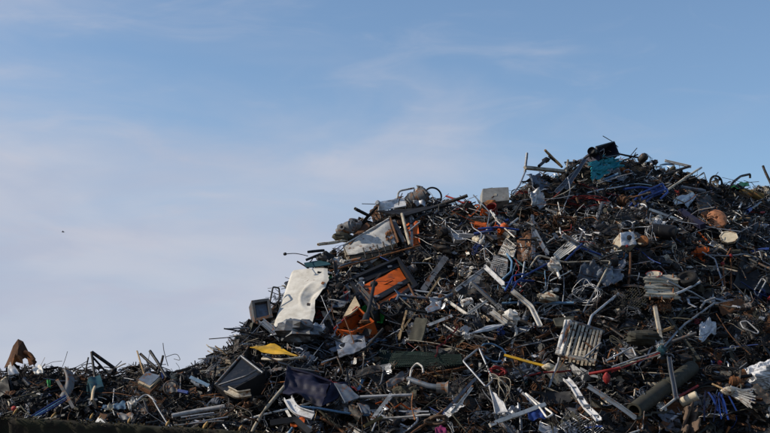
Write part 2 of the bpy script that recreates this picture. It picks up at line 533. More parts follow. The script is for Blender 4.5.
# ------------------------------------------------------------------ pieces one can pick out in the photograph
# white bent appliance panel
def white_panel():
    c = PP([(292, 270, .5), (327.5, 268, .8), (309, 333, 1.15), (273, 327, .75)])
    a, b, cc, d = c; nrm = (b - a).cross(d - a).normalized()
    if nrm.y > 0: nrm = -nrm
    prof = [(0, .0), (.1, .05), (.2, .13), (.32, .06), (.5, -.10), (.62, -.05), (.7, 0), (.85, .0), (1, 0)]
    def edge(v):
        for (v0, e0), (v1, e1) in zip(prof, prof[1:]):
            if v <= v1: return e0 + (e1 - e0) * (v - v0) / (v1 - v0)
        return 0
    def fn(u, v):
        p = a.lerp(b, u).lerp(d.lerp(cc, u), v) + (b - a) * edge(v) * u ** 2.2
        r = math.hypot((u - .80) * .8, v - .47); ang = math.atan2(v - .47, u - .80)
        dent = -.075 * max(0, 1 - r / .20) ** 1.2 + .014 * math.exp(-((r - .22) / .03) ** 2) * (.5 - .5 * math.cos(ang - .6))
        crease = -.035 * max(0, 1 - abs(v - .30 - .55 * (1 - u)) / .045) * max(0, u - .62) / .38
        fold = -.16 * max(0, u - .90) - .45 * max(0, .035 - v) - .10 * max(0, v - .9)
        return p + nrm * (dent + crease + fold + .02 * math.sin(2.6 * u + .8 * v) + .006 * mn.noise(V((u * 2.2, v * 2.2, 3))) + .0008 * mn.noise(V((u * 17, v * 17, 7))) - .45 * max(0, .055 - u))
    g = sheet(fn, 60, 60, .012)
    def spot_on(u0, v0, ru, rv, n, seed):
        return sheet(lambda u, v: fn(u0 + ru * (u - .5 + .25 * mn.noise(V((v * 4, seed, u)))), v0 + rv * (v - .5 + .25 * mn.noise(V((u * 4, seed + 3, v))))) + nrm * .012, n, n, .004)
    thing('appliance_panel', 'large white bent appliance panel with a dent near its ragged edge', 'panel',
          [('face_sheet', g, 'white_clean'), ('torn_hole', spot_on(.80, .585, .09, .05, 6, 1), 'dark_iron'), ('rust_patch', spot_on(.93, .27, .06, .035, 6, 2), 'rust_orange'), ('rust_patch', spot_on(.30, .975, .30, .02, 8, 6), 'rust')], 'the large white panel')
white_panel()

def ribbed_cabinet():
    c = PP([(343, 246, .5), (389, 219, .6), (397, 243, .7), (349, 257, .65)])
    g = open_box(c, .5, .03)
    face = quad_sheet([p.lerp(sum(c, V()) / 4, .015) - V((0, .03, 0)) for p in c], .01, 18, .03, 2.5, 4)
    lip = tube([c[0] - V((0, .05, 0)), c[1] - V((0, .05, 0))], .018, 6)
    patch = quad_sheet([c[1].lerp(c[0], t).lerp(c[2].lerp(c[3], t), s) - V((0, .055, 0)) for t, s in ((.16, .45), (.03, .45), (.05, .8), (.2, .8))], .006, 8, .03, 2.5, 9, edge=.2)
    rail = extrude(pU(.07, .03, .006), [c[1] - V((-.02, .05, 0)), c[2] - V((-.02, .05, 0))])
    thing('metal_cabinet', 'off-white metal cabinet lying on its side with rust spots and a rusty end', 'cabinet',
          [('carcass', g, 'cream_paint'), ('face_panel', face, 'white_paint'), ('edge_lip', lip, 'white_paint'), ('end_rail', rail, 'rust'), ('rust_patch', patch, 'rust_orange')], 'the off-white rusty cabinet')
ribbed_cabinet()

def orange_cabinet():
    c = PP([(347, 278, .85), (398, 257, .8), (418, 285, 1.0), (374, 314, 1.05)])
    ctr = sum(c, V()) / 4
    g = open_box(c, .32, .075)
    for v in g.v: v += V((.05, .03, .05)) * mn.noise(v * 1.6)
    n = (c[1] - c[0]).cross(c[3] - c[0]).normalized()
    if n.dot(ctr - CAM) < 0: n = -n
    def inner(u0, u1, v0, v1, dep):
        return [c[0].lerp(c[1], u).lerp(c[3].lerp(c[2], u), v) + n * dep for u, v in ((u0, v0), (u1, v0), (u1, v1), (u0, v1))]
    p1 = quad_sheet(inner(.16, .93, .22, .62, .09), .02, 14, .03, 2, 1)
    p2 = quad_sheet(inner(.2, .9, .74, .94, .1), .02, 6, .015, 2, 2)
    b1 = quad_sheet(inner(.1, .95, .07, .20, .07), .03, 6, .01, 2, 3)
    b2 = quad_sheet(inner(.1, .95, .61, .73, .07), .03, 6, .01, 2, 5)
    k = []
    for u, v in ((.22, .12), (.78, .12), (.25, .67), (.75, .67)):
        q = inner(u, u, v, v, .045)[0]; k.append(('bolt_plate', lathe([(.0, .0), (.05, 0), (.05, .02), (.0, .025)], 10, at(q, -n)), 'bluegrey_paint'))
    thing('drawer_cabinet', 'dark tipped cabinet frame with a bright orange back and black cross bars', 'cabinet',
          [('frame', g, 'black_plastic'), ('back_panel', p1, 'orange_paint'), ('drawer_front', p2, 'orange_paint'), ('cross_bar', b1, 'black_plastic'), ('cross_bar', b2, 'black_plastic')] + k, 'the dark orange-backed cabinet')
orange_cabinet()
def orange_tray():
    c = PP([(334, 329, .6), (357, 307, .75), (374, 322, .75), (352, 332, .75)])
    g = open_box(c, .3, .02)
    lipa = tube([c[0], c[1]], .018, 6); lipb = tube([c[1], c[2]], .018, 6)
    thing('orange_bin', 'orange sheet-metal bin crushed open under the dark cabinet', 'bin', [('shell', g, 'dull_orange'), ('rim', lipa, 'red_paint'), ('rim', lipb, 'orange_paint')], 'the crushed orange bin')
orange_tray()
thing('cardboard_sheet', 'triangular tan board wedged upright against the orange bin', 'board', [(None, prism(PP([(343, 317, .7), (355, 296, .75), (360, 306, .8), (350, 314, .85)]), .03), 'card')])
def jack_post():
    q = PP([(374, 284, 1.0), (370, 305, 1.05), (365, 322, 1.1)])
    thing('jack_post', 'black jack post with a knobbly head in front of the orange cabinet', 'post',
          [('shaft', tube(q, .032, 10), 'black_plastic'), ('head', lump(q[0], .07, .06, .05, 3, .3), 'black_plastic'), ('collar', tube([q[1].lerp(q[2], .6), q[2]], .06, 10), 'black_plastic'), ('foot_plate', lump(q[2], .10, .08, .04, 5, .3), 'rust')], 'the black jack post')
jack_post()
bar('steel_beam', 'dark grey channel beam slanting along the edge of the orange-backed cabinet', 'beam', 'grey_paint', [(351, 280, .8), (378, 310, 1.0)], 5, 'U')
# monitor back
def monitor():
    c = PP([(251.5, 300.5, .3), (269, 298, .45), (273, 317, .55), (255, 321, .4)])
    g = open_box(c, .25, .05)
    n = V((.1, 1, 0)).normalized()
    scr = quad_sheet([p.lerp(sum(c, V()) / 4, .12) + n * .13 for p in c], .02, 8, .03, 2, 1)
    thing('tv_set', 'grey box television with its tube face on the edge of the heap', 'television', [('housing', g, 'grey_paint'), ('screen', scr, 'bluegrey_paint')], 'the grey television')
monitor()
def frame_rect(name, label, cat, mat, pts, w, off=.35, lm=None, extra=None):
    q = PP(pts, off); r = mpx(w / 2, q[0])
    parts = []
    n = len(q)
    g = tube(q + [q[0]], r, 6)
    return thing(name, label, cat, [(None, tube(fillet([q[0].lerp(q[-1], .5)] + q + [q[0].lerp(q[-1], .5)], .04), r, 7), mat)], lm)
frame_rect('chair_frame', 'black bent chair frame standing beside the grey television', 'chair frame', 'dark_iron', [(270, 302), (273, 287), (279, 288), (280, 299), (275, 305)], 1.8)
# crushed grey metal below the white panel
thing('crushed_housing', 'crumpled silvery housing lying under the large white panel', 'housing', [(None, lump(P(297, 332, .95), .38, .3, .2, 4, .5, 12, 18, 2.4), 'galvanised')], 'the crumpled silvery housing')
panel('metal_sheet', 'creased bare metal sheet beside the crumpled silvery housing', 'sheet', 'aluminium', [(304, 330, .8), (322, 322, .7), (327, 331, .7), (308, 341, .8)], .01, .10, n=14, sc=3, fine=.03)
bar('channel_bar', 'bluish steel channel slanting down past the white panel corner', 'bar', 'bluegrey_paint', [(262, 322, .6), (282, 340, .7)], 6, 'U')
# items left of the summit ridge
def bent_antenna():
    q = PP([(285, 254, .3), (296, 253.5), (308, 256)], .3)
    thing('aerial_rod', 'thin aerial rod with a knob poking out into the sky', 'aerial', [('rod', tube(spline(q, 4), .008, 5), 'dark_iron'), ('knob', lump(q[0], .035, .03, .03, 1, .2, 6, 8), 'black_plastic')])
bent_antenna()
panel('blue_panel', 'dark blue curved panel sticking out above the large white panel', 'panel', 'teal_paint', [(304, 263, .3), (326, 260, .3), (331, 265, .4), (306, 268, .4)], .02, .03, sc=1)
pole('black_bar', 'black bar jutting level into the sky above the blue curved panel', 'bar', 'black_plastic', [(308, 252), (324, 250.5)], 2.8, .25)
pole('black_bar', 'black bar tilted up beneath the level black bar', 'bar', 'dark_iron', [(306, 260), (321, 254)], 2.6, .3)
thing('pump_body', 'dark pump body beside the two black bars', 'pump', [(None, lump(P(325, 259, .3), .16, .14, .14, 2, .4), 'black_plastic')])
panel('white_tray', 'small white tray on edge beneath the off-white rusty cabinet', 'tray', 'white_paint', [(330, 257, .4), (342, 258, .4), (340, 265, .5), (333, 263, .5)], .015, .03)
pole('pipe', 'grey pipe sticking out over the sky beside the rusty cabinet', 'pipe', 'cream_paint', [(318, 244.5), (348, 240)], 3.2, .3)
def canister(px, py, r, L, d, label, mat, lm=None, off=.35, name='canister'):
    p = P(px, py, off); R_ = mpx(r, p); LL = mpx(L, p)
    M = at(p, d)
    body = lathe([(0, -LL / 2), (R_ * .8, -LL / 2), (R_, -LL / 2 * .9), (R_, -LL * .2), (R_ * .95, -LL * .18), (R_, -LL * .16), (R_, LL / 2 * .9), (R_ * .8, LL / 2), (R_ * .5, LL / 2), (R_ * .48, LL * .45), (0, LL * .45)], 18, M)
    cap = lathe([(0, LL * .45), (R_ * .28, LL * .45), (R_ * .28, LL * .56), (0, LL * .58)], 10, M)
    thing(name, label, name.replace('_', ' '), [('body', body, mat), ('cap', cap, 'dark_iron')], lm)
canister(354, 226, 7, 12, (.3, -.5, .8), 'grey canister tilted behind the rusty cabinet', 'grey_paint', 'the grey canister')
thing('engine_part', 'grey toothed engine part perched on the slope edge beside the grey canister', 'engine part', [(None, machine(P(345, 229, .3), .36, 6, 7), 'grey_paint')])
thing('motor', 'oval dark motor under the grey toothed engine part', 'motor', [(None, lump(P(342, 237, .3), .2, .14, .1, 7, .25), 'olive')])
panel('dark_board', 'rust-brown board edge-on along the top of the rusty cabinet', 'board', 'rust', [(346, 243, .35), (367, 223, .4), (370, 226, .4), (350, 245, .4)], .03, .02)
pole('pipe', 'short thick black pipe pointing up at the sky above the canister', 'pipe', 'black_plastic', [(355, 208.5), (369, 216)], 3.4, .3)
pole('pipe', 'short black pipe crossing behind the thick black pipe', 'pipe', 'dark_iron', [(366, 218), (377, 207)], 2.8, .2)
# crushed car on the crest
def car_wreck():
    a = quad_sheet(PP([(379, 202, .4), (404, 198, .4), (406, 206, .5), (378, 211, .5)]), .02, 10, .05, 2, 3, .02)
    b = machine(P(417, 199, .4), .5, 8, 9)
    d = quad_sheet(PP([(376, 212, .5), (436, 208, .5), (452, 204, .5), (404, 216, .6)]), .03, 12, .05, 2, 6, .02)
    e = tube(fillet(PP([(397, 199, .45), (399, 191, .4), (414, 188, .4)]), .08), .02, 8)
    f = quad_sheet(PP([(414, 188, .5), (427, 192, .5), (425, 206, .55), (413, 204, .55)]), .015, 10, .08, 3, 2, .03)
    h = lathe([(.0, 0), (.07, .0), (.08, .04), (.05, .07), (0, .07)], 12, at(P(378, 203, .45), (-.4, -1, 0)) @ Matrix.Scale(.7, 4))
    thing('crushed_car', 'crushed car front on the crest with silvery panels and a dark underside', 'car wreck',
          [('bonnet', a, 'pale_plastic'), ('engine', b, 'grey_paint'), ('floor_pan', d, 'black_plastic'), ('roll_bar', e, 'white_paint'), ('wing', f, 'aluminium'), ('headlight', h, 'galvanised')], 'the crushed car')
car_wreck()
def wheel(px, py, r, d, label, lm=None, off=.4, rim='galvanised', name='car_wheel', t=.3):
    p = P(px, py, off); R_ = mpx(r, p); M = at(p, d); k = R_ * t
    ty = [(R_ * .62, -k), (R_ * .85, -k * 1.05), (R_ * .97, -k * .8), (R_, -k * .3), (R_, k * .3), (R_ * .97, k * .8), (R_ * .85, k * 1.05), (R_ * .62, k)]
    rm = [(0, k * .2), (R_ * .12, k * .2), (R_ * .2, -k * .1), (R_ * .5, -k * .2), (R_ * .58, k * .6), (R_ * .64, k * .9), (R_ * .64, -k * .9), (R_ * .5, -k * .5), (0, -k * .4)]
    tg = lathe(ty + [ty[0]], 26, M); 
    thing(name, label, name.replace('_', ' '), [('tyre', tg, 'rubber'), ('rim', lathe(rm, 20, M), rim)], lm)
def tyre_only(px, py, r, d, label, lm=None, off=.4, t=.28, name='tyre'):
    p = P(px, py, off); R_ = mpx(r, p); M = at(p, d)
    g = ring(R_ * (1 - t / 2), R_ * t / 2, M, 28, 9)
    tr = ring(R_ * (1 - t * .02), R_ * t * .12, M, 28, 6)
    thing(name, label, 'tyre', [('carcass', g, 'rubber'), ('tread_rib', tr, 'rubber')], lm)
tyre_only(433, 196, 9.5, (.25, -1, .1), 'black bicycle tyre arching against the sky behind the crushed car', 'the arched tyre', .3, .18)
pole('long_bar', 'long black beam rising towards the sky past the arched tyre', 'beam', 'dark_iron', [(432, 208, .4), (467.5, 195.5, .35)], 3.4)
pole('red_strap', 'red strap hanging loosely along the crest between the black beam and the grey casing', 'strap', 'red_paint', [(446, 196, .3), (454, 198.5, .3), (463, 203, .35), (471, 202, .35)], 2, bend=.2)
pole('leaning_post', 'pale weathered post leaning beside the rusty end of the off-white cabinet', 'post', 'cream_paint', [(402, 214, .6), (406, 230, .7), (410, 245, .75)], 3.2)
bar('grey_batten', 'dull grey batten leaning behind the pale weathered post', 'batten', 'grey_paint', [(393, 221, .5), (404, 243, .6)], 4, 'box')
pole('short_rod', 'light rod crossing in front of the pale weathered post', 'rod', 'aluminium', [(409, 231, .8), (420, 222, .8)], 1.6)
panel('rust_panel', 'rust-red panel in the hollow under the crushed car', 'panel', 'dull_orange', [(406, 224, .25), (418, 222, .2), (420, 243, .35), (411, 246, .4)], .015, .05)
bar('blue_strip', 'narrow blue strip standing beside the rust-red panel', 'strip', 'bluegrey_paint', [(411, 225, .7), (412, 246, .75)], 2.6, 'flat')
pole('long_rod', 'long straight rusty rod running below the off-white cabinet', 'rod', 'rust_orange', [(330, 271, .7), (372, 259, .8), (420, 245.5, .8)], 1.8, bend=.2, lm='the long rusty rod')
def pickets():
    parts = [('rail', tubeP([(346, 256, .85), (372, 253, .9), (399, 249, .9)], 1.6), 'dark_iron')]
    for x, y in ((363, 248), (370, 247), (377, 245), (383, 242), (390, 240)):
        parts.append(('picket', tubeP([(x, y, .85), (x + 3, y + 10, .9)], 1.4), 'dark_iron'))
    thing('railing', 'dark iron railing with short upright pickets in front of the off-white cabinet', 'railing', parts, 'the picketed railing')
pickets()
pole('curved_pipe', 'grey pipe bent in an arch just under the long rusty rod', 'pipe', 'galvanised', [(336, 276, .7), (340, 266, .7), (352, 262, .7), (366, 263, .7)], 2.4, bend=.3)
pole('thin_rod', 'thin rod slanting down in the dark gap beside the white panel', 'rod', 'dark_iron', [(352, 282, .9), (327, 304, .8)], 2.2)
pole('thin_rod', 'second thinner rod in the dark gap beside the white panel', 'rod', 'galvanised', [(333, 306, .6), (320, 326, .7)], 1.4)
panel('dark_blue_sheet', 'dark blue-grey sheet deep in the gap between white panel and orange bin', 'sheet', 'bluegrey_paint', [(330, 302, .3), (351, 296, .3), (354, 303, .4), (333, 308, .4)], .01, .05)
# casing on the crest
def casing():
    c = PP([(482.5, 189, .4), (508.5, 187.5, .4), (509.5, 201, .45), (482, 203, .45)])
    g = open_box(c, .25, .02); n = (c[1] - c[0]).cross(c[3] - c[0]).normalized(); n = -n if n.y < 0 else n
    face = quad_sheet([p.lerp(sum(c, V()) / 4, .03) - n * .012 for p in c], .02, 8, .012, 2, 2)
    lab = quad_sheet([c[0].lerp(c[1], u).lerp(c[3].lerp(c[2], u), v) - n * .03 for u, v in ((.43, .45), (.53, .45), (.53, .62), (.43, .62))], .006, 2, .0)
    knob = tube([c[0].lerp(c[1], .22) + V((0, .2, .02)), c[0].lerp(c[1], .42) + V((0, .2, .03))], .03, 8)
    thing('metal_casing', 'pale grey box casing standing on the crest with a small plate on its face', 'casing', [('body', g, 'light_grey'), ('front_plate', face, 'light_grey'), ('maker_plate', lab, 'cream_paint'), ('hinge', knob, 'dark_iron')], 'the pale grey casing')
casing()
def bucket(px, py, r, d, mat, label, lm, off=.45, name='bucket'):
    p = P(px, py, off); R_ = mpx(r, p); M = at(p, d)
    g = lathe([(R_ * .72, -R_), (R_ * .8, -R_ * .4), (R_, R_), (R_ * 1.06, R_), (R_ * 1.06, R_ * .88), (R_ * .93, R_ * .86), (R_ * .7, -R_ * .85), (0, -R_ * .9)], 18, M)
    h = tube([M @ V((R_ * 1.05 * math.cos(a), R_ * .3 * math.sin(a), R_ * (1 + .5 * math.sin(a)))) for a in [math.pi * i / 10 for i in range(11)]], R_ * .05, 5)
    thing(name, label, 'bucket', [('body', g, mat), ('handle', h, 'dark_iron')], lm)
bucket(493, 210, 5.2, (-.4, -.75, .5), 'red_paint', 'round red bucket below the pale grey casing', 'the red bucket')
panel('rusty_board', 'rusty tan board leaning against the pale grey casing', 'board', 'rust_orange', [(484, 203, .5), (495, 196, .5), (499, 199, .5), (488, 207, .55)], .02, .04)
# mast group on summit
pole('mast_tube', 'tall thin square tube standing upright against the sky', 'tube', 'galvanised', [(527, 153, .25), (525, 172, .35)], 2.6, lm='the upright square tube')
bar('level_beam', 'level grey beam sticking out below the upright square tube', 'beam', 'cream_paint', [(524.5, 167.5, .45), (566, 171.5, .35)], 3.4, 'box', lm='the level grey beam')
pole('slant_bar', 'tan bar slanting up to the sky over the level grey beam', 'bar', 'tan_wood', [(545, 150, .3), (561, 166, .4)], 2.6)
pole('slant_bar', 'darker bar lying along the tan slanting bar', 'bar', 'dark_iron', [(549, 156, .35), (562, 167, .45)], 2.4)
def hammer():
    q = PP([(546, 160, .4), (539, 166, .4)])
    thing('lever', 'black knob-headed lever pointing up behind the level grey beam', 'lever', [('handle', tube(q, .035, 7), 'black_plastic'), ('head', lump(q[0], .09, .07, .06, 2, .3), 'black_plastic')])
hammer()
pole('slim_pipe', 'short pale pipe upright in front of the level grey beam', 'pipe', 'cream_paint', [(568, 160, .45), (566, 174, .5)], 2.2)
pole('strut', 'thin grey strut running down from the upright square tube', 'strut', 'galvanised', [(525, 172, .4), (520, 185, .4), (513, 194, .4)], 1.8)
bar('wide_channel', 'wide pale steel channel slanting under the summit', 'channel', 'galvanised', [(556, 193, .5), (577, 172, .5)], 5, 'U')
bar('wide_channel', 'second steel channel slanting just above the wide pale one', 'channel', 'bluegrey_paint', [(566, 189, .5), (585, 160, .5)], 4, 'U')
panel('foil_sheet', 'crumpled bluish foil sheet draped under the level grey beam', 'foil', 'bluegrey_paint', [(527, 174, .4), (545, 177, .4), (553, 193, .5), (534, 190, .5)], .01, .16, n=14, sc=3.2, fine=.05)
panel('foil_sheet', 'crumpled pale foil sheet beneath the bluish foil sheet', 'foil', 'aluminium', [(528, 190, .45), (543, 191, .45), (547, 209, .5), (530, 207, .5)], .01, .2, n=16, sc=3.5, fine=.06, seed=5)
def crate():
    c = PP([(596, 147, .3), (614, 142, .3), (619, 155, .4), (601, 158, .4)])
    g = open_box(c, .4, .03)
    rim = tube(c + [c[0]], .022, 6)
    thing('plastic_crate', 'dark navy plastic crate on its side at the very top of the heap', 'crate', [('shell', g, 'navy_plastic'), ('rim', rim, 'black_plastic')], 'the navy crate')
crate()
thing('black_drum', 'round black drum end beside the navy crate on the summit', 'drum', [(None, lathe([(0, -.1), (.08, -.1), (.10, -.07), (.10, .07), (.085, .09), (.08, .03), (0, .03)], 16, at(P(592.5, 152, .3), (-.5, -.8, .2))), 'black_plastic')])
panel('tarpaulin', 'teal tarpaulin crumpled under the navy crate', 'tarpaulin', 'teal_cloth', [(588, 163, .9), (611, 156, .8), (624, 166, .95), (591, 180, 1.15)], .008, .16, n=26, sc=2.6, fine=.05, edge=.2, lm='the teal tarpaulin')
pole('aerial_wire', 'fine wire sticking up into the sky above the navy crate', 'wire', 'dark_iron', [(603, 136, .2), (612, 141, .2), (618, 147, .25)], .8)
pole('aerial_wire', 'fine wire sticking up into the sky beside the summit crate', 'wire', 'galvanised', [(637, 148, .2), (631, 155, .25)], .9)
def wire_nest(px, py, r, w, n, seed, mat, label, lm=None, off=.45, flat=.6, name='wire_tangle'):
    p = P(px, py, off)
    thing(name, label, name.replace('_', ' '), [(None, tangle(p, mpx(r, p), w, n, seed, flat), mat)], lm)
wire_nest(588, 203, 22, .008, 5, 5, 'red_paint', 'loose tangle of red wire under the summit', 'the red wire tangle', .5, .35)
thing('rounded_tank', 'small rounded dark tank end beside the aerial wire near the summit', 'tank', [(None, lathe([(0, -.12), (.07, -.12), (.10, -.08), (.10, .06), (.07, .11), (0, .12)], 16, at(P(643, 158, .2), (.6, -.6, .5))), 'dark_iron')])
# blue frame trolley
def trolley():
    segs = [[(629, 207), (640, 194), (662, 184)], [(634, 208), (646, 197), (667, 189)], [(641, 206), (653, 196)], [(624, 189), (640, 187), (655, 189)], [(662, 184), (668, 192), (660, 199)], [(640, 194), (645, 204)]]
    parts = [('tube', tubeP([(x, y, .65) for x, y in s], 2.2), 'blue_paint') for s in segs]
    sl = quad_sheet(PP([(650, 190, .6), (663, 186, .6), (666, 192, .62), (654, 197, .62)]), .015, 5, .02)
    thing('trolley_frame', 'bright blue tubular trolley frame lying below the summit', 'trolley', parts + [('deck', sl, 'blue_paint')], 'the blue trolley frame')
trolley()
bar('long_white_bar', 'long white bar slanting under the blue trolley frame', 'bar', 'white_paint', [(637.7, 205.5, .75), (681, 221, .75)], 2.8, 'box', lm='the long white bar')
pole('metal_rod', 'pale rust-flecked rod reaching up towards the sky from the blue trolley', 'rod', 'cream_paint', [(664, 192, .6), (700, 168.5, .35)], 2.2, lm='the rust-flecked rod')
pole('metal_rod', 'darker rod reaching beyond the pale rust-flecked rod', 'rod', 'galvanised', [(673, 186, .6), (701.5, 167.5, .35)], 2)
bar('notched_bar', 'notched white bar standing out against the sky over the slope', 'bar', 'white_paint', [(665, 160.5, .3), (691, 167, .3)], 2.4, 'U', lm='the notched white bar')
pole('black_pipe', 'black pipe below the notched white bar', 'pipe', 'dark_iron', [(662, 175, .35), (690, 166.5, .3)], 2.4)
pole('thick_pipe', 'thick blue-grey pipe lying level beneath the rust-flecked rod', 'pipe', 'bluegrey_paint', [(680, 187, .6), (705, 191.5, .6)], 4, lm='the thick blue-grey pipe')
panel('silver_sheet', 'folded silvery sheet under the thick blue-grey pipe', 'sheet', 'aluminium', [(678, 196, .55), (699, 193, .5), (689, 206, .6), (672, 202, .6)], .01, .1, n=12, sc=3, fine=.03)
panel('dark_panel', 'dark grey panel leaning next to the folded silvery sheet', 'panel', 'dark_iron', [(696, 199, .45), (710, 196, .4), (714, 212, .5), (699, 214, .5)], .02, .04)
def hoop(px, py, r, w, d, mat, label, off=.3, a0=0, a1=360, name='hoop', lm=None):
    p = P(px, py, off); M = at(p, d); R_ = mpx(r, p)
    pts = [M @ V((R_ * math.cos(math.radians(a0 + (a1 - a0) * i / 24)), R_ * math.sin(math.radians(a0 + (a1 - a0) * i / 24)), 0)) for i in range(25)]
    thing(name, label, name.replace('_', ' '), [(None, tube(pts, mpx(w / 2, p), 8), mat)], lm)
hoop(716, 182, 6, 2, (.2, -1, 0), 'rubber', 'black hose loop arching against the sky', .3, -65, 245, 'hose_loop', 'the black hose loop')
pole('curved_bar', 'black curved bar arching against the sky over the green plastic', 'bar', 'dark_iron', [(728, 190, .35), (734, 181, .3), (741, 176, .3), (750, 174, .3), (750, 178, .3)], 2.4, bend=.1)
panel('green_plastic', 'bright green plastic scrap on the crest', 'plastic scrap', 'green_plastic', [(731, 187, .4), (746, 181, .35), (750, 185, .4), (738, 189, .45)], .012, .08, n=10, sc=3, lm='the green plastic')
thing('rusty_tank', 'ochre rusted cylinder lying below the green plastic', 'cylinder', [('body', lathe([(0, -.33), (.08, -.33), (.1, -.3), (.1, .3), (.08, .33), (0, .34)], 18, at(P(751, 194, .5), (.92, -.2, -.33))), 'ochre'), ('band', lathe([(.104, -.03), (.11, -.03), (.11, .03), (.104, .03)], 18, at(P(751, 194, .5), (.92, -.2, -.33))), 'ochre')], 'the ochre cylinder')
pole('crooked_bar', 'black bar poking up into the sky on the crest beyond the ochre cylinder', 'bar', 'dark_iron', [(763, 166, .2), (777, 196, .35)], 2.6)
def copper_lid():
    p = P(717, 218, .75); R_ = mpx(10.5, p); M = at(p, (-.25, -.8, .3))
    g = lathe([(R_ * .14, .0), (R_ * .16, .02), (R_ * .6, .03), (R_ * .95, .0), (R_, -.04), (R_ * .97, -.06), (R_ * .12, -.02)], 26, M)
    for v in g.v:
        v += V((.02, -.08, .03)) * mn.noise(v * 3.4) + V((.01, -.03, .01)) * mn.noise(v * 9)
    f = quad_sheet(PP([(703, 212, .7), (712, 209, .7), (711, 219, .75), (704, 219, .72)]), .01, 8, .08, 3, 2)
    thing('copper_lid', 'round copper lid with a small hole in its middle', 'lid', [('disc', g, 'copper'), ('torn_flange', f, 'rust_orange')], 'the copper lid')
copper_lid()
pole('white_rod', 'short white rod upright beside the copper lid', 'rod', 'white_paint', [(733, 221, .8), (741.5, 203, .7)], 2)
pole('joint_rod', 'pale rod with a blue joint beyond the copper lid', 'rod', 'galvanised', [(744, 214, .7), (761, 202, .6)], 2)
thing('pipe_joint', 'small blue pipe joint on the pale rod beyond the copper lid', 'pipe joint', [(None, tubeP([(747.5, 211.5, .75), (750.5, 209.3, .75)], 3.6), 'blue_paint')])
def octagon():
    p = P(729, 237, .85)
    R_ = mpx(8.5, p); M = at(p, (-.15, -.8, .55))
    pts = [M @ V((R_ * math.cos(a) * 1.0, R_ * math.sin(a) * .9, 0)) for a in [math.pi / 8 + .2 + i * math.pi / 4 for i in range(8)]]
    g = prism(pts, .05)
    rim = tube(pts + [pts[0]], .015, 6)
    thing('octagonal_plate', 'tan eight-sided plate below the copper lid', 'plate', [('plate', g, 'beige_plastic'), ('rim', rim, 'cream_paint')], 'the eight-sided plate')
octagon()
# middle of the heap
pole('blue_tube', 'blue tube slanting in the hollow below the pale grey casing', 'tube', 'blue_paint', [(474, 234, .6), (490, 231, .6), (508, 220, .6)], 3.2, bend=.2, lm='the blue tube')
pole('blue_tube', 'thinner blue tube under the slanting blue tube', 'tube', 'blue_paint', [(478, 229, .6), (496, 227, .6), (519, 230, .55)], 2.2, bend=.2)
def ball_rod():
    q = PP([(482, 242, .8), (492, 219, .75)])
    thing('handle_rod', 'white rod with a round knob at its lower end', 'rod', [('rod', tube(q, .022, 7), 'white_paint'), ('knob', lump(q[0], .06, .06, .06, 1, .1), 'white_paint')])
ball_rod()
def grate(c, n, m, w, holes=True):
    g = G()
    for i in range(n + 1):
        t = i / n
        e, f = c[0].lerp(c[1], t), c[3].lerp(c[2], t)
        g.merge(tube([e.lerp(f, k / 4) for k in range(5)], w, 4, hollow=False))
    for j in range(m + 1):
        t = j / m
        g.merge(tube([c[0].lerp(c[3], t), c[1].lerp(c[2], t)], w, 4, hollow=False))
    return g
def perforated(name, label, mat, pts, n, m, w, lm=None, back='white_paint'):
    c = PP(pts); 
    g = grate(c, n, m, w); bk = quad_sheet([p + V((0, .03, 0)) for p in c], .01, 14, .02, edge=.05)
    for q in (g, bk):
        for v in q.v: v += V((.03, -.14, .06)) * mn.noise(v * 3.1) + V((.02, -.06, .02)) * mn.noise(v * 7)
    thing(name, label, 'grate', [('lattice', g, mat), ('backing', bk, back)], lm)
perforated('perforated_plate', 'white perforated plate standing in the middle of the heap', 'white_paint', [(507, 237, .8), (517, 246, .8), (514, 256, .85), (499, 253, .85)], 9, 9, .012, 'the white perforated plate', 'cream_paint')
perforated('perforated_plate', 'crumpled grey perforated basket below the white perforated plate', 'galvanised', [(494, 255, .75), (508, 258, .75), (506, 277, .8), (490, 273, .8)], 10, 12, .010, 'the grey perforated basket', 'grey_paint')
bar('upright_bar', 'blue-grey upright bar in the dark hollow at mid heap', 'bar', 'bluegrey_paint', [(532.5, 216, .6), (533.5, 258, .85)], 3, 'box', lm='the blue-grey upright bar')
bar('leaning_bar', 'blue-grey bar leaning against the upright one at mid heap', 'bar', 'bluegrey_paint', [(535, 232, .7), (549, 255, .85)], 3, 'L')
def corrug():
    c = PP([(553, 255, .85), (576, 233, .7), (579, 246, .75), (559, 260, .9)])
    a, b, cc, d = c; n = V((0, -1, .4)).normalized()
    g = sheet(lambda u, v: a.lerp(b, u).lerp(d.lerp(cc, u), v) + n * (.018 * math.sin(v * 34) + .02 * mn.noise(V((u * 3, v * 3, 0)))), 8, 44, .012)
    thing('corrugated_panel', 'white corrugated panel with a jagged end at mid heap', 'panel', [(None, g, 'white_clean')], 'the white corrugated panel')
corrug()
pole('bent_rod', 'long pale rod bent like a bracket under the white corrugated panel', 'rod', 'cream_paint', [(528, 270, .85), (538, 255, .9), (566, 262.5, 1.0), (611, 260.5, .9), (595, 292, 1.0)], 1.8, lm='the long bracket-bent rod', bend=.08)
thing('white_fitting', 'lumpy white pipe fitting hanging under the bracket-bent rod', 'fitting', [('body', lump(P(554, 265, 1.05), .12, .12, .14, 6, .45), 'white_paint'), ('spout', tubeP([(556, 268, 1.05), (560, 279, 1.05)], 3), 'white_paint')], 'the lumpy white fitting')
pole('thin_white_rod', 'thin white rod crossing below the lumpy white fitting', 'rod', 'white_paint', [(550, 281, 1.0), (571, 270.5, .95)], 1.2)
pole('blue_rod', 'dark blue rod crossing the end of the corrugated panel', 'rod', 'blue_paint', [(565, 261, 1.0), (582, 244, .9)], 2.2)
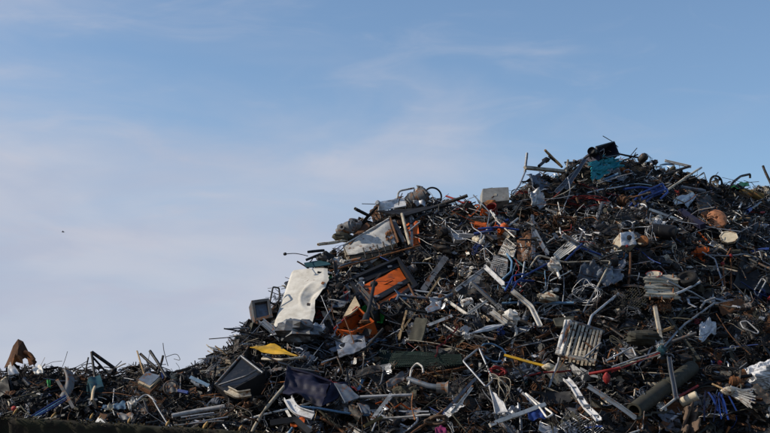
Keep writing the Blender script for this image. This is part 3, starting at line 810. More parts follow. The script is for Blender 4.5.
pole('blue_rod', 'dark blue rod beyond the jagged end of the corrugated panel', 'rod', 'blue_paint', [(581, 248, .8), (601, 255, .75)], 2)
pole('blue_rod', 'long dark blue rod slanting beneath the bracket-bent rod', 'rod', 'blue_paint', [(512, 285, .95), (528, 274, .95), (549, 263, .95)], 2)
pole('white_bar', 'level white bar behind the corrugated panel', 'bar', 'pale_plastic', [(579, 232.5, .6), (600, 233.5, .6)], 2.8)
def chevron():
    thing('bent_profile', 'pale blue-grey metal profile bent in a peak beside the grey basket', 'profile',
          [(None, barP([(455, 290, .9), (485, 267, 1.0), (505, 285, 1.05)], 3.2, 'L', .9), 'pale_plastic')], 'the peaked metal profile')
chevron()
pole('bent_tube', 'light blue bent tube hooked in front of the grey basket', 'tube', 'light_blue', [(507, 254, .95), (512, 262, 1.0), (511, 272, 1.0), (505, 277, 1.0), (500, 282, 1.0)], 2.2)
pole('bent_tube', 'teal rod running from the grey basket towards the upright bar', 'tube', 'teal_paint', [(514, 258, .9), (527, 269, .95), (543, 274, .95)], 2)
def blue_frame2():
    parts = [('tube', tubeP([(505, 291, 1.0), (513, 276, 1.0), (524, 274, 1.0)], 2), 'blue_paint'), ('tube', tubeP([(511, 293, 1.0), (518, 280, 1.0), (534, 281, 1.0)], 2), 'blue_paint'), ('tube', tubeP([(500, 283, 1.0), (534, 281, 1.0)], 1.6), 'blue_paint')]
    thing('seat_frame', 'blue tubular seat frame under the light blue bent tube', 'seat frame', parts)
blue_frame2()
panel('crumpled_sheet', 'large crumpled blue-grey sheet under the bracket-bent rod', 'sheet', 'bluegrey_paint', [(581, 264, .75), (600, 262, .7), (604, 281, .8), (576, 284, .85)], .01, .18, n=18, sc=3, fine=.05, lm='the crumpled blue-grey sheet')
panel('crumpled_sheet', 'crumpled pale sheet beside the bracket-bent rod end', 'sheet', 'galvanised', [(601, 266, .7), (621, 262, .65), (622, 280, .75), (606, 286, .8)], .01, .2, n=16, sc=3, fine=.05, seed=8)
wire_nest(563, 222, 14, .010, 8, 9, 'rust', 'nest of rusty brown coiled wire in the hollow at mid heap', 'the rusty wire nest', .5, .8)
wire_nest(545, 232, 10, .010, 6, 12, 'rust', 'smaller nest of rusty wire between the upright bar and larger nest', None, .5, .8)
panel('rust_sheet', 'dark rust-brown sheet in the hollow by the white perforated plate', 'sheet', 'rust', [(517, 240, .35), (531, 236, .3), (532, 258, .45), (518, 261, .5)], .02, .08)
# right-hand middle
def motor_box():
    p = P(628, 239, .7)
    c = PP([(620, 233, .75), (633, 232, .7), (636, 245, .8), (621, 246, .85)])
    g = open_box(c, .25, .03)
    parts = [('housing', g, 'cream_paint'), ('lid', quad_sheet([q - V((0, .02, 0)) for q in c], .02, 10, .025, 3, 3), 'pale_plastic')]
    parts.append(('dial', lathe([(0, .0), (.05, .0), (.05, .04), (0, .05)], 12, at(p - V((0, .12, 0)), (-.1, -1, .2))), 'dark_iron'))
    parts.append(('red_button', lathe([(0, .0), (.03, .0), (.03, .03), (0, .04)], 10, at(P(627, 246.5, .95), (-.1, -1, .2))), 'red_paint'))
    thing('control_box', 'white control box with a red button and dial', 'control box', parts, 'the white control box')
motor_box()
canister(663, 232, 7.5, 26, (.95, -.25, -.15), 'black cylinder lying level by the white control box', 'black_plastic', 'the black cylinder', .6, 'gas_cylinder')
thing('rusty_end_cap', 'round rust-brown disc below the black cylinder', 'disc', [(None, lathe([(0, .03), (.1, .02), (.12, 0), (.1, -.04), (0, -.04)], 16, at(P(643, 241, .8), (-.3, -.9, .3))), 'rust_orange')])
panel('white_switch_box', 'white box lid with rust marks above the black cylinder', 'lid', 'cream_paint', [(650, 219, .7), (661, 215, .65), (663, 221, .7), (652, 226, .75)], .03, .03)
bar('dark_beam', 'dark blue beam slanting beneath the long white bar', 'beam', 'navy_plastic', [(681, 211, .6), (703, 226, .7)], 6, 'box')
panel('rubber_sheet', 'black rubber sheet sagging on the slope beyond the copper lid', 'sheet', 'black_plastic', [(741, 250, .55), (766, 258, .55), (774, 292, .6), (731, 286, .7)], .015, .2, n=16, sc=2, fine=.03, lm='the black rubber sheet')
panel('rubber_sheet', 'black sheet hanging above the orange upright rods', 'sheet', 'black_plastic', [(748, 215, .5), (758, 228, .5), (745, 249, .6), (735, 247, .65)], .015, .14, n=14, sc=2, fine=.03)
def orange_rods():
    thing('hairpin_rod', 'rust-orange hairpin rod with red joints standing upright', 'rod', [('rod', tubeP([(725, 291, .9), (723, 263, .85), (731, 248, .8), (731, 290, .9)], 1.8), 'rust_orange'), ('joint', lump(P(722.5, 264, .9), .045, .045, .045, 1, .2), 'red_paint'), ('joint', lump(P(730.5, 256, .9), .045, .045, .045, 2, .2), 'red_paint')], 'the orange hairpin rod')
orange_rods()
pole('grey_rod', 'thin grey rod running level past the orange hairpin rod', 'rod', 'galvanised', [(705, 255, .8), (727, 256, .95), (748, 254, .8), (770, 265, .7)], 1.6, bend=.2)
pole('bent_conduit', 'thin conduit bent downwards beside the orange hairpin rod', 'conduit', 'galvanised', [(702, 252, .8), (715, 259, .85), (724, 288, .95)], 1.6)
frame_rect('wire_frame', 'small pale wire frame lying on the black rubber sheet', 'wire frame', 'pale_plastic', [(754, 291), (762, 278), (766, 281), (757, 297)], 1.2, .9)
def bundle():
    parts = []
    for k in range(7):
        y = 279 + k * 3.0
        c = PP([(643 + (k % 3), y, .75), (680 - (k % 2) * 2, y + 1.5, .7), (676, y - 3, .35), (648, y - 4, .4)])
        c = [q + V((0, 0, .0)) for q in c]
        parts.append(('sheet', quad_sheet(c, .035, 8, .025, 2, k), 'beige_plastic' if k % 2 else 'cream_paint'))
    for x in (650, 662, 673):
        parts.append(('binding_wire', tubeP([(x, 274, .85), (x + .5, 286, .95), (x, 300, .9)], 1), 'rust_orange'))
    thing('sheet_bale', 'bale of cream rusty-edged sheets bound with wire', 'bale', parts, 'the bale of cream sheets')
    p = P(654, 275, 1.0); M = at(p, (-.1, -.5, .85))
    thing('enamel_plate', 'oval white enamel plate with a red rim lying on the bale', 'plate', [('dish', lathe([(0, -.02), (.10, -.015), (.15, .02), (.155, .02), (.11, -.03), (0, -.03)], 22, M), 'cream_paint'), ('rim', ring(.155, .007, M @ Matrix.Translation((0, 0, .02))), 'red_paint')])
bundle()
wheel(687, 279, 10.5, (-.3, -.6, .75), 'worn black car wheel beside the bale of cream sheets', 'the worn car wheel', .75, 'dark_iron')
pole('pale_bar', 'short pale bar lying across the front of the car wheel', 'bar', 'pale_plastic', [(676, 294, 1.0), (700, 282, 1.0)], 2.6)
# orange cabinet neighbours / centre left
bar('flat_slat', 'dark grey slat standing slanted beside the orange-backed cabinet', 'slat', 'grey_paint', [(423, 290, .95), (446, 257, .75)], 6, 'flat', lm='the dark grey slat')
pole('tan_stick', 'long thin tan stick leaning in front of the dark grey slat', 'stick', 'tan_wood', [(398, 336, 1.15), (440, 278, 1.0)], 2, hollow=False, lm='the long tan stick') if False else bar('tan_stick', 'long thin tan stick leaning in front of the dark grey slat', 'stick', 'tan_wood', [(398, 336, 1.15), (440, 278, 1.0)], 2, 'box', lm='the long tan stick')
bar('tan_stick', 'short tan stick beside the lower end of the long one', 'stick', 'tan_wood', [(399, 340, 1.15), (406, 311, 1.1)], 2, 'box')
pole('blue_grey_tube', 'blue-grey tube lying level below the orange cabinet', 'tube', 'bluegrey_paint', [(396, 301, 1.05), (399, 295, 1.05), (440, 300, 1.0), (452, 294, 1.0)], 2.8, lm='the level blue-grey tube')
pole('blue_grey_tube', 'thinner blue-grey tube just above the level one', 'tube', 'bluegrey_paint', [(412, 290, 1.0), (452, 296, .95)], 2)
def bike_wheel():
    p = P(389, 309, .85); R_ = mpx(10, p); M = at(p, (.15, -.75, .65))
    parts = [('tyre', ring(R_, R_ * .1, M, 30, 7), 'rubber'), ('rim', ring(R_ * .86, R_ * .05, M, 30, 6), 'dark_iron'), ('hub', lathe([(0, -.05), (.03, -.05), (.03, .05), (0, .05)], 10, M), 'aluminium')]
    sp_ = G()
    for i in range(16):
        a = 2 * math.pi * i / 16
        sp_.merge(tube([M @ V((.03 * math.cos(a + .6), .03 * math.sin(a + .6), .03 * (-1) ** i)), M @ V((R_ * .86 * math.cos(a), R_ * .86 * math.sin(a), 0))], .005, 4, hollow=False))
    parts.append(('spokes', sp_, 'grey_paint'))
    thing('bicycle_wheel', 'spoked bicycle wheel lying at the foot of the orange cabinet', 'wheel', parts, 'the bicycle wheel')
bike_wheel()
panel('olive_board', 'olive grey board standing on edge below the level blue-grey tube', 'board', 'olive', [(416, 318, 1.0), (428, 320, 1.0), (422, 341, 1.1), (409, 340, 1.1)], .03, .03, lm='the olive board')
panel('blue_plate', 'small dusty blue plate under the level blue-grey tube', 'plate', 'bluegrey_paint', [(425, 309, .9), (434, 302, .9), (441, 308, .9), (428, 313, .95)], .02, .03)
def v_profile():
    thing('bent_profile', 'white metal profile bent in a shallow valley below the peaked profile', 'profile', [(None, barP([(442, 298, 1.1), (467, 315, 1.15), (487, 301, 1.1)], 2.6, 'U', 1.1), 'white_paint')], 'the valley-bent profile')
v_profile()
thing('pipe_end', 'stubby white pipe end with a dark hole beside the peaked profile', 'pipe end', [('sleeve', tubeP([(462, 303.5, 1.2), (472, 301, 1.1)], 7.5, n=14), 'white_paint')], 'the white pipe end')
thing('plastic_bracket', 'bulky white bracket with a dark slot below the peaked profile', 'bracket', [('arm', barP([(491, 312, 1.15), (506, 324, 1.2)], 5, 'U', 1.1), 'white_paint'), ('block', lump(P(512, 318, 1.2), .14, .12, .14, 3, .5, 10, 12, 2), 'white_paint'), ('stem', tubeP([(514, 322, 1.15), (517, 333, 1.1), (511, 345, 1.05)], 3), 'white_paint')], 'the bulky white bracket')
panel('pale_blade', 'long pale blade of sheet metal tapering below the white bracket', 'blade', 'pale_plastic', [(466, 335, 1.1), (488, 326, 1.1), (508, 323, 1.1), (490, 331, 1.15)], .012, .03, lm='the long pale blade')
bar('white_strip', 'short white strip slanting beside the olive board', 'strip', 'white_paint', [(428, 326, 1.1), (452, 315, 1.1)], 3, 'flat')
bar('white_strut', 'wide white strut slanting beneath the blue seat frame', 'strut', 'white_paint', [(512, 291, 1.1), (530, 307, 1.1), (540, 327, 1.1)], 4.4, 'U', lm='the wide white strut')
thing('stone_block', 'grey rounded lump of insulation beside the wide white strut', 'lump', [(None, lump(P(547, 298, 1.0), .2, .14, .09, 9, .4), 'cream_paint')], 'the grey insulation lump')
# radiator
def radiator():
    c = PP([(566, 320, 1.1), (604, 332, 1.05), (597, 362, 1.2), (556, 354, 1.25)])
    parts = []
    n = 9
    for i in range(n):
        w_ = [.012 * mn.noise(V((i * 1.7, k, 3))) for k in range(4)]; t0 = .14 + (i + .08) / n * .86; t1 = .14 + (i + .70) / n * .86
        q = [c[0].lerp(c[1], t0 + w_[0]), c[0].lerp(c[1], t1 + w_[0]), c[3].lerp(c[2], t1 + w_[1]), c[3].lerp(c[2], t0 + w_[1])]
        q = [p + V((0, 2.5 * w_[2], 3 * w_[3])) for p in q]
        parts.append(('column', prism(q, .09), 'cream_paint'))
    e = [c[0].lerp(c[1], -.03), c[0].lerp(c[1], .13), c[3].lerp(c[2], .13), c[3].lerp(c[2], -.03)]
    e = [v - V((0, .05, 0)) for v in e]
    parts.append(('end_plate', quad_sheet(e, .03, 10, .04, 2, 3), 'white_paint'))
    parts.append(('rust_streak', quad_sheet([e[0].lerp(e[1], .55).lerp(e[3].lerp(e[2], .55), .1) - V((0, .03, 0)), e[1].lerp(e[2], .08) - V((0, .03, 0)), e[1].lerp(e[2], .6) - V((0, .03, 0)), e[0].lerp(e[1], .7).lerp(e[3].lerp(e[2], .7), .7) - V((0, .03, 0))], .006, 8, .03, 3, 5, edge=.15), 'rust_orange'))
    parts.append(('header', tube([c[0].lerp(c[1], .1) + V((0, .06, 0)), c[1] + V((0, .06, 0))], .045, 9), 'grey_paint'))
    parts.append(('header', tube([c[3].lerp(c[2], .1) + V((0, .06, 0)), c[2] + V((0, .06, 0))], .045, 9), 'grey_paint'))
    thing('radiator', 'ribbed cream radiator with a rusty white end plate', 'radiator', parts, 'the ribbed radiator')
radiator()
pole('crossing_rod', 'thin rod lying across the ribs of the radiator', 'rod', 'dark_iron', [(583, 341, 1.35), (603, 356, 1.35)], 1.8)
pole('crossing_rod', 'pale rod lying across the ribs of the radiator', 'rod', 'pale_plastic', [(584, 358, 1.4), (601, 343, 1.35)], 1.8)
pole('leaning_rod', 'long straight thin rod rising from behind the radiator', 'rod', 'galvanised', [(583, 313, 1.0), (606, 271, .9)], 1.8, lm='the long rod behind the radiator')
pole('crooked_tube', 'silvery crooked tube rising from the radiator corner', 'tube', 'aluminium', [(588, 327, 1.15), (591, 317, 1.15), (619, 293, 1.0)], 2.6, lm='the silvery crooked tube')
panel('grey_board', 'weathered grey-brown board tucked behind the radiator', 'board', 'olive', [(553, 319, .95), (574, 317, .95), (572, 326, 1.0), (556, 327, 1.0)], .03, .02)
pole('looped_wire', 'orange-red wire looped beyond the radiator', 'wire', 'rust_orange', [(608, 358, 1.1), (611, 349, 1.1), (618, 352, 1.15), (617, 361, 1.15), (608, 362, 1.15)], 1.6, bend=.2)
pole('thin_bent_bar', 'pale thin tube bent at one end beyond the orange-red wire', 'tube', 'pale_plastic', [(606, 361, 1.2), (632, 347, 1.1), (636, 356, 1.1)], 1.6)
# lower right
pole('long_pole', 'long thin pole bent midway slanting down to a green joint', 'pole', 'galvanised', [(661, 350, 1.3), (682, 326, 1.2), (714.5, 303, 1.0)], 2.2, bend=.3, lm='the long bent pole')
pole('long_pole', 'brown pole lying close along the long bent pole', 'pole', 'olive', [(664, 351, 1.25), (684, 331, 1.2)], 2)
thing('hose_clamp', 'small green joint where several poles meet', 'clamp', [(None, lump(P(661.5, 350.5, 1.4), .08, .06, .08, 2, .4), 'teal_paint')], 'the small green joint')
for k, (y0, y1, m, l) in enumerate([(364, 351, 'pale_plastic', 'topmost long pale tube leading up to the small green joint'), (369, 353, 'red_paint', 'thin red tube leading up to the small green joint'), (366, 355, 'cream_paint', 'cream tube under the pale tube leading to the green joint')]):
    pole('long_tube', l, 'tube', m, [(612, y0 + 3, 1.2), (640, (y0 + y1) / 2, 1.3), (660, y1, 1.35)], 1.4, bend=.3)
bar('weathered_post', 'weathered pale post upright under the bale of cream sheets', 'post', 'cream_paint', [(655, 307, 1.0), (662, 346, 1.25)], 3.2, 'box')
bar('rusty_post', 'rusty post slanting under the car wheel', 'post', 'olive', [(669, 319, 1.05), (699, 360, 1.2)], 3.2, 'box')
pole('bent_tube', 'pale tube with a bent tip above the long bent pole', 'tube', 'pale_plastic', [(700, 309, 1.1), (705, 301, 1.1), (715, 298, 1.05)], 2.2)
panel('crumpled_sheet', 'crumpled light grey sheet beyond the long bent pole', 'sheet', 'pale_plastic', [(699, 324, 1.0), (714, 319, 1.0), (717, 332, 1.05), (699, 341, 1.1)], .01, .14, n=14, sc=3, fine=.04, lm='the crumpled light sheet')
frame_rect('tongs', 'pair of thin pale tongs lying open on the dark slope', 'tongs', 'pale_plastic', [(740, 322), (747, 321), (759, 332), (757, 334), (743, 328)], 1.4, 1.0)
def spanner():
    q = PP([(722, 350, 1.15), (733, 348, 1.15)])
    thing('spanner', 'small steel spanner with a ring end', 'spanner', [('shaft', tube(q, .018, 6), 'galvanised'), ('ring', ring(.045, .014, at(q[1], (0, -1, .3))), 'galvanised')])
spanner()
thing('sack_lump', 'brown stone-like sack in the dark below the bale', 'sack', [(None, lump(P(643, 338, 1.0), .3, .2, .12, 5, .35, 12, 18), 'olive')])
bar('aluminium_strip', 'pale upright strip below the small green joint', 'strip', 'galvanised', [(668.5, 358, 1.35), (675.5, 400, 1.4)], 4, 'U', lm='the pale upright strip')
def big_pipe():
    q = PP([(634, 411, .85), (662, 390, .85), (692, 368, .8)])
    r = mpx(8, q[0])
    thing('drain_pipe', 'thick dark drain pipe slanting at the lower slope', 'pipe', [('barrel', tube([q[0], q[1], q[2]], r, 18), 'olive'), ('collar', tube([q[1].lerp(q[2], .1), q[1].lerp(q[2], .2)], r * 1.1, 18), 'olive')], 'the thick dark pipe')
big_pipe()
thing('striped_rod', 'red and white striped rod lying over the thick dark pipe', 'rod', [('rod', tubeP([(661, 410, 1.4), (678, 397, 1.4)], 2.4), 'white_paint'), ('red_sleeve', tubeP([(678, 397, 1.4), (698, 386, 1.35)], 2.4), 'red_paint')], 'the red and white rod')
canister(689, 399, 4.5, 18, (.85, -.3, .4), 'beige plastic bottle beside the red and white rod', 'beige_plastic', 'the beige bottle', 1.35, 'plastic_bottle')
def blue_bundle():
    parts = []
    rr = random.Random(4)
    for k in range(9):
        x = 708 + k * 2.2
        x2 = x + rr.uniform(-9, 13); parts.append(('strip', barP([(x + rr.uniform(-3, 3), 386 + rr.uniform(0, 12), rr.uniform(1.0, 1.3)), ((x + x2) / 2 + rr.uniform(-2, 2), 402 + rr.uniform(-5, 5), 1.25), (x2, 408 + rr.uniform(0, 14), 1.25)], rr.uniform(.9, 1.9), 'flat', 1.2), 'blue_paint' if k % 3 else 'navy_plastic'))
    thing('strip_fan', 'fan of dark blue plastic strips at the lower slope', 'strips', parts, 'the fan of blue strips')
blue_bundle()
def broom():
    a = P(728, 391, 1.25); parts = []
    rr = random.Random(8); br = G()
    for k in range(34):
        b = P(754 + rr.uniform(-6, 2), 395 + (k / 34 - .3) * 20 + rr.uniform(-1, 1), 1.25 + rr.uniform(-.1, .15))
        br.merge(tube([a + V((.05, 0, -.012 * (k - 17) * .4)), a.lerp(b, .55), b], .009, 4, hollow=False))
    parts.append(('bristles', br, 'white_paint'))
    parts.append(('head', lump(a, .12, .07, .07, 2, .2), 'cream_paint'))
    parts.append(('handle', tubeP([(728, 391, 1.3), (712, 384, 1.2)], 2), 'tan_wood'))
    thing('broom', 'white broom with splayed bristles by the fan of blue strips', 'broom', parts, 'the white broom')
broom()
bar('blue_slat', 'blue slat lying past the bristles of the white broom', 'slat', 'blue_paint', [(750, 399, 1.3), (771, 401, 1.3)], 3, 'flat')
def bag():
    c = P(762, 376, 1.0); vs = []; n, m = 30, 44
    for j in range(n + 1):
        for i in range(m):
            th, ph = math.pi * j / n, 2 * math.pi * i / m
            d = V((math.sin(th) * math.cos(ph), math.sin(th) * math.sin(ph), math.cos(th)))
            k = .8 + .35 * mn.noise(d * 1.4 + V((2, 5, 1))) + .30 * abs(mn.noise(d * 2.6 + V((7, 1, 3)))) - .22 * abs(mn.noise(d * 5.5)) + .05 * mn.noise(d * 13)
            vs.append(V((d.x * .42 * k, d.y * .3 * k, d.z * .27 * k + .10 * d.x * k)) + c)
    g = G().add(vs, [(j * m + i, (j + 1) * m + i, (j + 1) * m + (i + 1) % m, j * m + (i + 1) % m) for j in range(n) for i in range(m)], False)
    thing('plastic_bag', 'large crumpled white plastic bag on the lower slope', 'bag', [(None, g, 'pale_plastic')], 'the white plastic bag')
bag()
wire_nest(722, 373, 20, .008, 10, 31, 'dark_iron', 'dark bird-nest tangle of thin wire by the white bag', 'the dark wire nest', 1.2, .45)
thing('rag', 'brown rag draped below the beige bottle', 'rag', [(None, quad_sheet(PP([(684, 408, 1.35), (698, 406, 1.3), (697, 436, 1.4), (682, 436, 1.4)]), .012, 16, .25, 3, 3, .06, .1), 'brown_cloth')])
thing('small_cap', 'small red cap in the dark above the wire nest', 'cap', [(None, lathe([(0, 0), (.04, 0), (.045, .03), (0, .04)], 10, at(P(719.5, 363.5, 1.3), (0, -1, .3))), 'red_paint')])
# lower middle
def tipped_bar():
    thing('yellow_bar', 'yellow bar slanting beneath the bulky white bracket', 'bar', [('bar', barP([(504, 355, 1.3), (547, 367, 1.3)], 2.4, 'box', 1.3), 'yellow_paint'), ('end_fitting', lump(P(548, 367, 1.35), .1, .08, .06, 2, .3), 'beige_plastic')], 'the yellow bar')
tipped_bar()
def red_tap():
    thing('valve', 'pink-red valve handle with a hanging drop-shaped lug', 'valve', [('bar', tubeP([(589, 374, 1.35), (605, 371, 1.4), (620, 368, 1.35)], 3), 'red_paint'), ('lug', lump(P(606.5, 378, 1.4), .06, .05, .09, 2, .2), 'red_paint')], 'the pink-red valve')
red_tap()
def ladder():
    a, b = [(566, 380, 1.35), (599, 423, 1.5)], None
    q = PP(a); W = mpx(6, q[0])
    g = extrude(pU(W, W * .4, .01), [q[0].lerp(q[1], i / 8) + V((0, 0, .03 * math.sin(i))) for i in range(9)], 0, up=(.1, -1, .3))
    parts = [('rail', g, 'pale_plastic')]
    for t in (.2, .42, .62, .85):
        p = q[0].lerp(q[1], t) - V((0, .05, 0)); parts.append(('clip', box((-W * .5, -.03, -.02), (W * .5, .03, .02), Matrix.Translation(p)), 'galvanised'))
    thing('cable_tray', 'pale perforated cable tray slanting below the pink-red valve', 'cable tray', parts, 'the pale cable tray')
ladder()
frame_rect('slim_frame', 'thin white wedge-shaped frame at the foot of the heap', 'frame', 'white_paint', [(525, 393), (553, 414), (547, 418), (540, 408)], 2, 1.45, 'the white wedge frame')
bar('blue_grey_rail', 'long blue-grey rail slanting beyond the pale cable tray', 'rail', 'bluegrey_paint', [(589, 386, 1.35), (637, 418, 1.4)], 3.4, 'L', lm='the long blue-grey rail')
panel('blue_wrap', 'crumpled blue wrapper behind the white wedge frame', 'wrapper', 'blue_paint', [(527, 410, 1.3), (545, 408, 1.3), (546, 418, 1.35), (529, 420, 1.35)], .006, .06, n=12, sc=3, fine=.03)
bar('white_plank', 'white plank sloping up beside the white wedge frame', 'plank', 'white_paint', [(490, 425, 1.4), (545, 404, 1.45)], 4, 'box', lm='the sloping white plank')
def dustpan():
    c = PP([(489, 388, 1.3), (499, 398, 1.35), (508, 411, 1.4), (495, 412, 1.4)])
    thing('scoop', 'white scoop-shaped shell beside the sloping white plank', 'scoop', [(None, quad_sheet(c, .012, 12, .16, 1.4, 4), 'pale_plastic')], 'the white scoop')
dustpan()
frame_rect('square_frame', 'thin grey frame tilted on its corner beneath the pale blade', 'frame', 'galvanised', [(463, 361), (479, 348), (493, 380), (486, 387)], 2.2, 1.2, 'the tilted grey frame')
wire_nest(498, 371, 11, .016, 5, 14, 'red_paint', 'small red tangle of tubing beside the tilted frame', 'the small red tangle', 1.2, .5)
def net():
    c = PP([(378, 352, .9), (420, 350, .85), (470, 356, .85), (385, 368, 1.0)])
    c = PP([(378, 351, .5), (460, 355, .42), (463, 366, .65), (382, 366, .65)])
    g = grate(c, 46, 9, .008)
    for v in g.v: v += V((0, -.22, .12)) * mn.noise(v * 1.9) + V((.05, 0, .05)) * mn.noise(v * 3.1)
    thing('garden_net', 'dark green netting stretched across the lower heap', 'netting', [('net', g, 'dark_green'), ('backing_sheet', quad_sheet([p + V((0, .12, 0)) for p in c], .01, 10, .1, 2, 2), 'dark_green')], 'the green netting')
net()
pole('hooked_pipe', 'white pipe hooked over like a walking stick', 'pipe', 'white_paint', [(409, 385, 1.35), (411, 369, 1.35), (417, 362.5, 1.35), (423, 367, 1.35), (423, 373, 1.35)], 2.0, bend=.12, lm='the hooked white pipe')
def nozzle():
    q = PP([(408, 379, 1.35), (428, 386, 1.4), (442, 388, 1.4), (449, 388, 1.4)])
    thing('hose_nozzle', 'blue-grey hose nozzle flared at one end below the hooked pipe', 'nozzle', [('pipe', tube(q[:3], .045, 10), 'bluegrey_paint'), ('flared_end', tube([q[2], q[3]], lambda t: .05 + .07 * t, 14), 'grey_paint')], 'the flared nozzle')
nozzle()
panel('grey_plate', 'dull grey plate standing beside the hooked white pipe', 'plate', 'grey_paint', [(386, 382, 1.25), (403, 372, 1.2), (405, 379, 1.25), (387, 388, 1.3)], .015, .06)
bar('metal_strip', 'long pale strip slanting steeply above the white scoop', 'strip', 'bluegrey_paint', [(444, 412, 1.4), (481, 374, 1.25)], 3, 'flat', lm='the steep pale strip')
bar('metal_strip', 'second shorter white strip parallel to the steep pale strip', 'strip', 'white_paint', [(451, 414, 1.45), (472, 388, 1.35)], 3, 'U')
bar('white_slat', 'white slat leaning steeply over two level pale tubes', 'slat', 'white_paint', [(372, 420, 1.5), (391, 394, 1.45)], 3.6, 'flat', lm='the steep white slat')
pole('level_tube', 'level pale tube behind the steep white slat', 'tube', 'pale_plastic', [(360, 397, 1.3), (391, 396, 1.35), (412, 395, 1.3)], 3, bend=.1)
pole('level_tube', 'lower level white tube running past the steep white slat', 'tube', 'white_paint', [(376, 419, 1.4), (430, 415, 1.4)], 2.2)
bar('orange_stick', 'short orange stick at the bottom of the steep white slat', 'stick', 'ochre', [(364, 426, 1.5), (382, 417, 1.5)], 3, 'box')
panel('magenta_cloth', 'magenta cloth scrap at the bottom of the heap', 'cloth', 'magenta_cloth', [(435, 428, 1.2), (445, 426, 1.2), (447, 434, 1.25), (436, 434, 1.25)], .012, .05, n=10, sc=3)
wire_nest(437, 420, 13, .02, 6, 21, 'brown_cloth', 'matted brown fibre bundle above the magenta cloth', 'the brown fibre bundle', 1.35, .4, 'fibre_bundle')
pole('red_cable', 'thin red cable hanging beside the steep white slat', 'cable', 'rust_orange', [(413, 393, 1.45), (411, 406, 1.45), (415, 420, 1.5)], 1.4, bend=.2)
# lower left
panel('yellow_sheet', 'bright yellow plastic sheet lying flat on the slope', 'sheet', 'yellow_paint', [(250, 347, .95), (274, 345, .9), (298, 355, 1.0), (262, 353, 1.05)], .012, .05, n=12, sc=2, fine=.01, lm='the yellow sheet')
pole('pale_edge_bar', 'pale bar lying under the yellow sheet', 'bar', 'cream_paint', [(262, 359, 1.05), (282, 360, 1.1), (306, 357, 1.05)], 2.6)
def hob():
    c = PP([(335, 340, .75), (364, 334, .65), (366, 348, .8), (339, 357, .9)])
    a, b, cc, d = c; n = (b - a).cross(d - a).normalized(); n = -n if n.y > 0 else n
    parts = [('top_plate', quad_sheet(c, .02, 16, .07, 2.2, 2, .01, .03), 'galvanised')]
    for u in (.28, .74):
        p = a.lerp(b, u).lerp(d.lerp(cc, u), .5) + n * .03
        parts.append(('burner', lathe([(0, -.01), (mpx(5.2, p), -.01), (mpx(5.2, p), -.012), (0, -.012)], 20, at(p, n)), 'black_plastic', [('burner_ring', ring(mpx(5.3, p), .010, at(p - n * .012, n)), 'galvanised')]))
    thing('cooker_hob', 'silvery cooker hob plate with two round holes', 'cooker hob', parts, 'the cooker hob')
hob()
def navy_bin():
    c = PP([(287, 368, 1.0), (331, 382, .95), (322, 406, 1.1), (283, 393, 1.15)])
    a, b, cc, d = c; n = (b - a).cross(d - a).normalized(); n = -n if n.y > 0 else n
    g = quad_sheet(c, .02, 26, .17, 1.9, 4, .03, .03)
    s = quad_sheet([b, b.lerp(cc, .02) + V((.28, .28, .0)), cc + V((.22, .3, .12)), cc], .02, 8, .04, 2, 3)
    t = quad_sheet([a - n * .5, b - n * .5, b, a], .02, 8, .05, 2, 2)
    rim = tube([a, a.lerp(b, .5) + n * .03, b], .022, 7)
    thing('plastic_bin', 'dark navy plastic bin crushed on its side below the yellow sheet', 'bin', [('front', g, 'navy_plastic'), ('side', s, 'navy_plastic'), ('top', t, 'navy_plastic'), ('rim', rim, 'navy_plastic')], 'the navy bin')
navy_bin()
panel('grey_panel', 'bluish grey panel lying beside the navy bin', 'panel', 'bluegrey_paint', [(334, 383, 1.15), (347, 386, 1.1), (360, 397, 1.2), (345, 403, 1.3)], .02, .03, lm='the bluish grey panel')
panel('grey_panel', 'small grey-blue panel below the bluish grey one', 'panel', 'bluegrey_paint', [(357, 403, 1.3), (369, 407, 1.3), (371, 414, 1.35), (362, 413, 1.35)], .02, .03)
def bumper():
    q = PP([(288, 400, 1.4), (296, 411, 1.45), (313, 417, 1.45)])
    thing('car_bumper', 'pale curved bumper strip below the navy bin', 'bumper', [('shell', extrude(pU(.13, .06, .012), spline(q, 6), 0, up=(.2, -1, .4)), 'pale_plastic'), ('lip', extrude(pflat(.04, .012), spline([v - V((.02, .03, .16)) for v in q], 6), 0, up=(.2, -1, .4)), 'white_paint')], 'the curved bumper')
bumper()
bar('black_duct', 'black duct angled down at the foot of the curved bumper', 'duct', 'black_plastic', [(270, 423, 1.45), (296, 420, 1.5), (310, 434, 1.5)], 6, 'box')
panel('red_shard', 'orange-red shard between the black duct and the curved bumper', 'shard', 'dull_orange', [(289, 418, 1.35), (305, 419, 1.35), (304, 425, 1.4), (291, 427, 1.4)], .012, .04)
def tv2():
    c = PP([(215, 385, .95), (241, 356, .85), (263, 373, 1.0), (226, 393, 1.05)])
    g = open_box(c, .3, .04)
    scr = quad_sheet([p.lerp(sum(c, V()) / 4, .1) + V((0, .04, 0)) for p in c], .02, 6, .01)
    rim = tube([c[1], c[2]], .022, 6); rim2 = tube([c[0], c[1]], .022, 6)
    thing('flat_screen', 'black television shell with pale edges tipped on its corner', 'television', [('housing', g, 'black_plastic'), ('screen', scr, 'glass_dark'), ('edge_trim', rim, 'galvanised'), ('edge_trim', rim2, 'grey_paint')], 'the black television shell')
tv2()
pole('long_strut', 'pale bent strut lying across the black television shell', 'strut', 'galvanised', [(219, 385, 1.1), (247, 376, 1.15), (257, 370, 1.1)], 2)
bar('trough', 'dirty white trough below the black television shell', 'trough', 'cream_paint', [(228, 391, 1.2), (238, 396, 1.25), (251, 394, 1.2)], 7, 'U', lm='the dirty white trough')
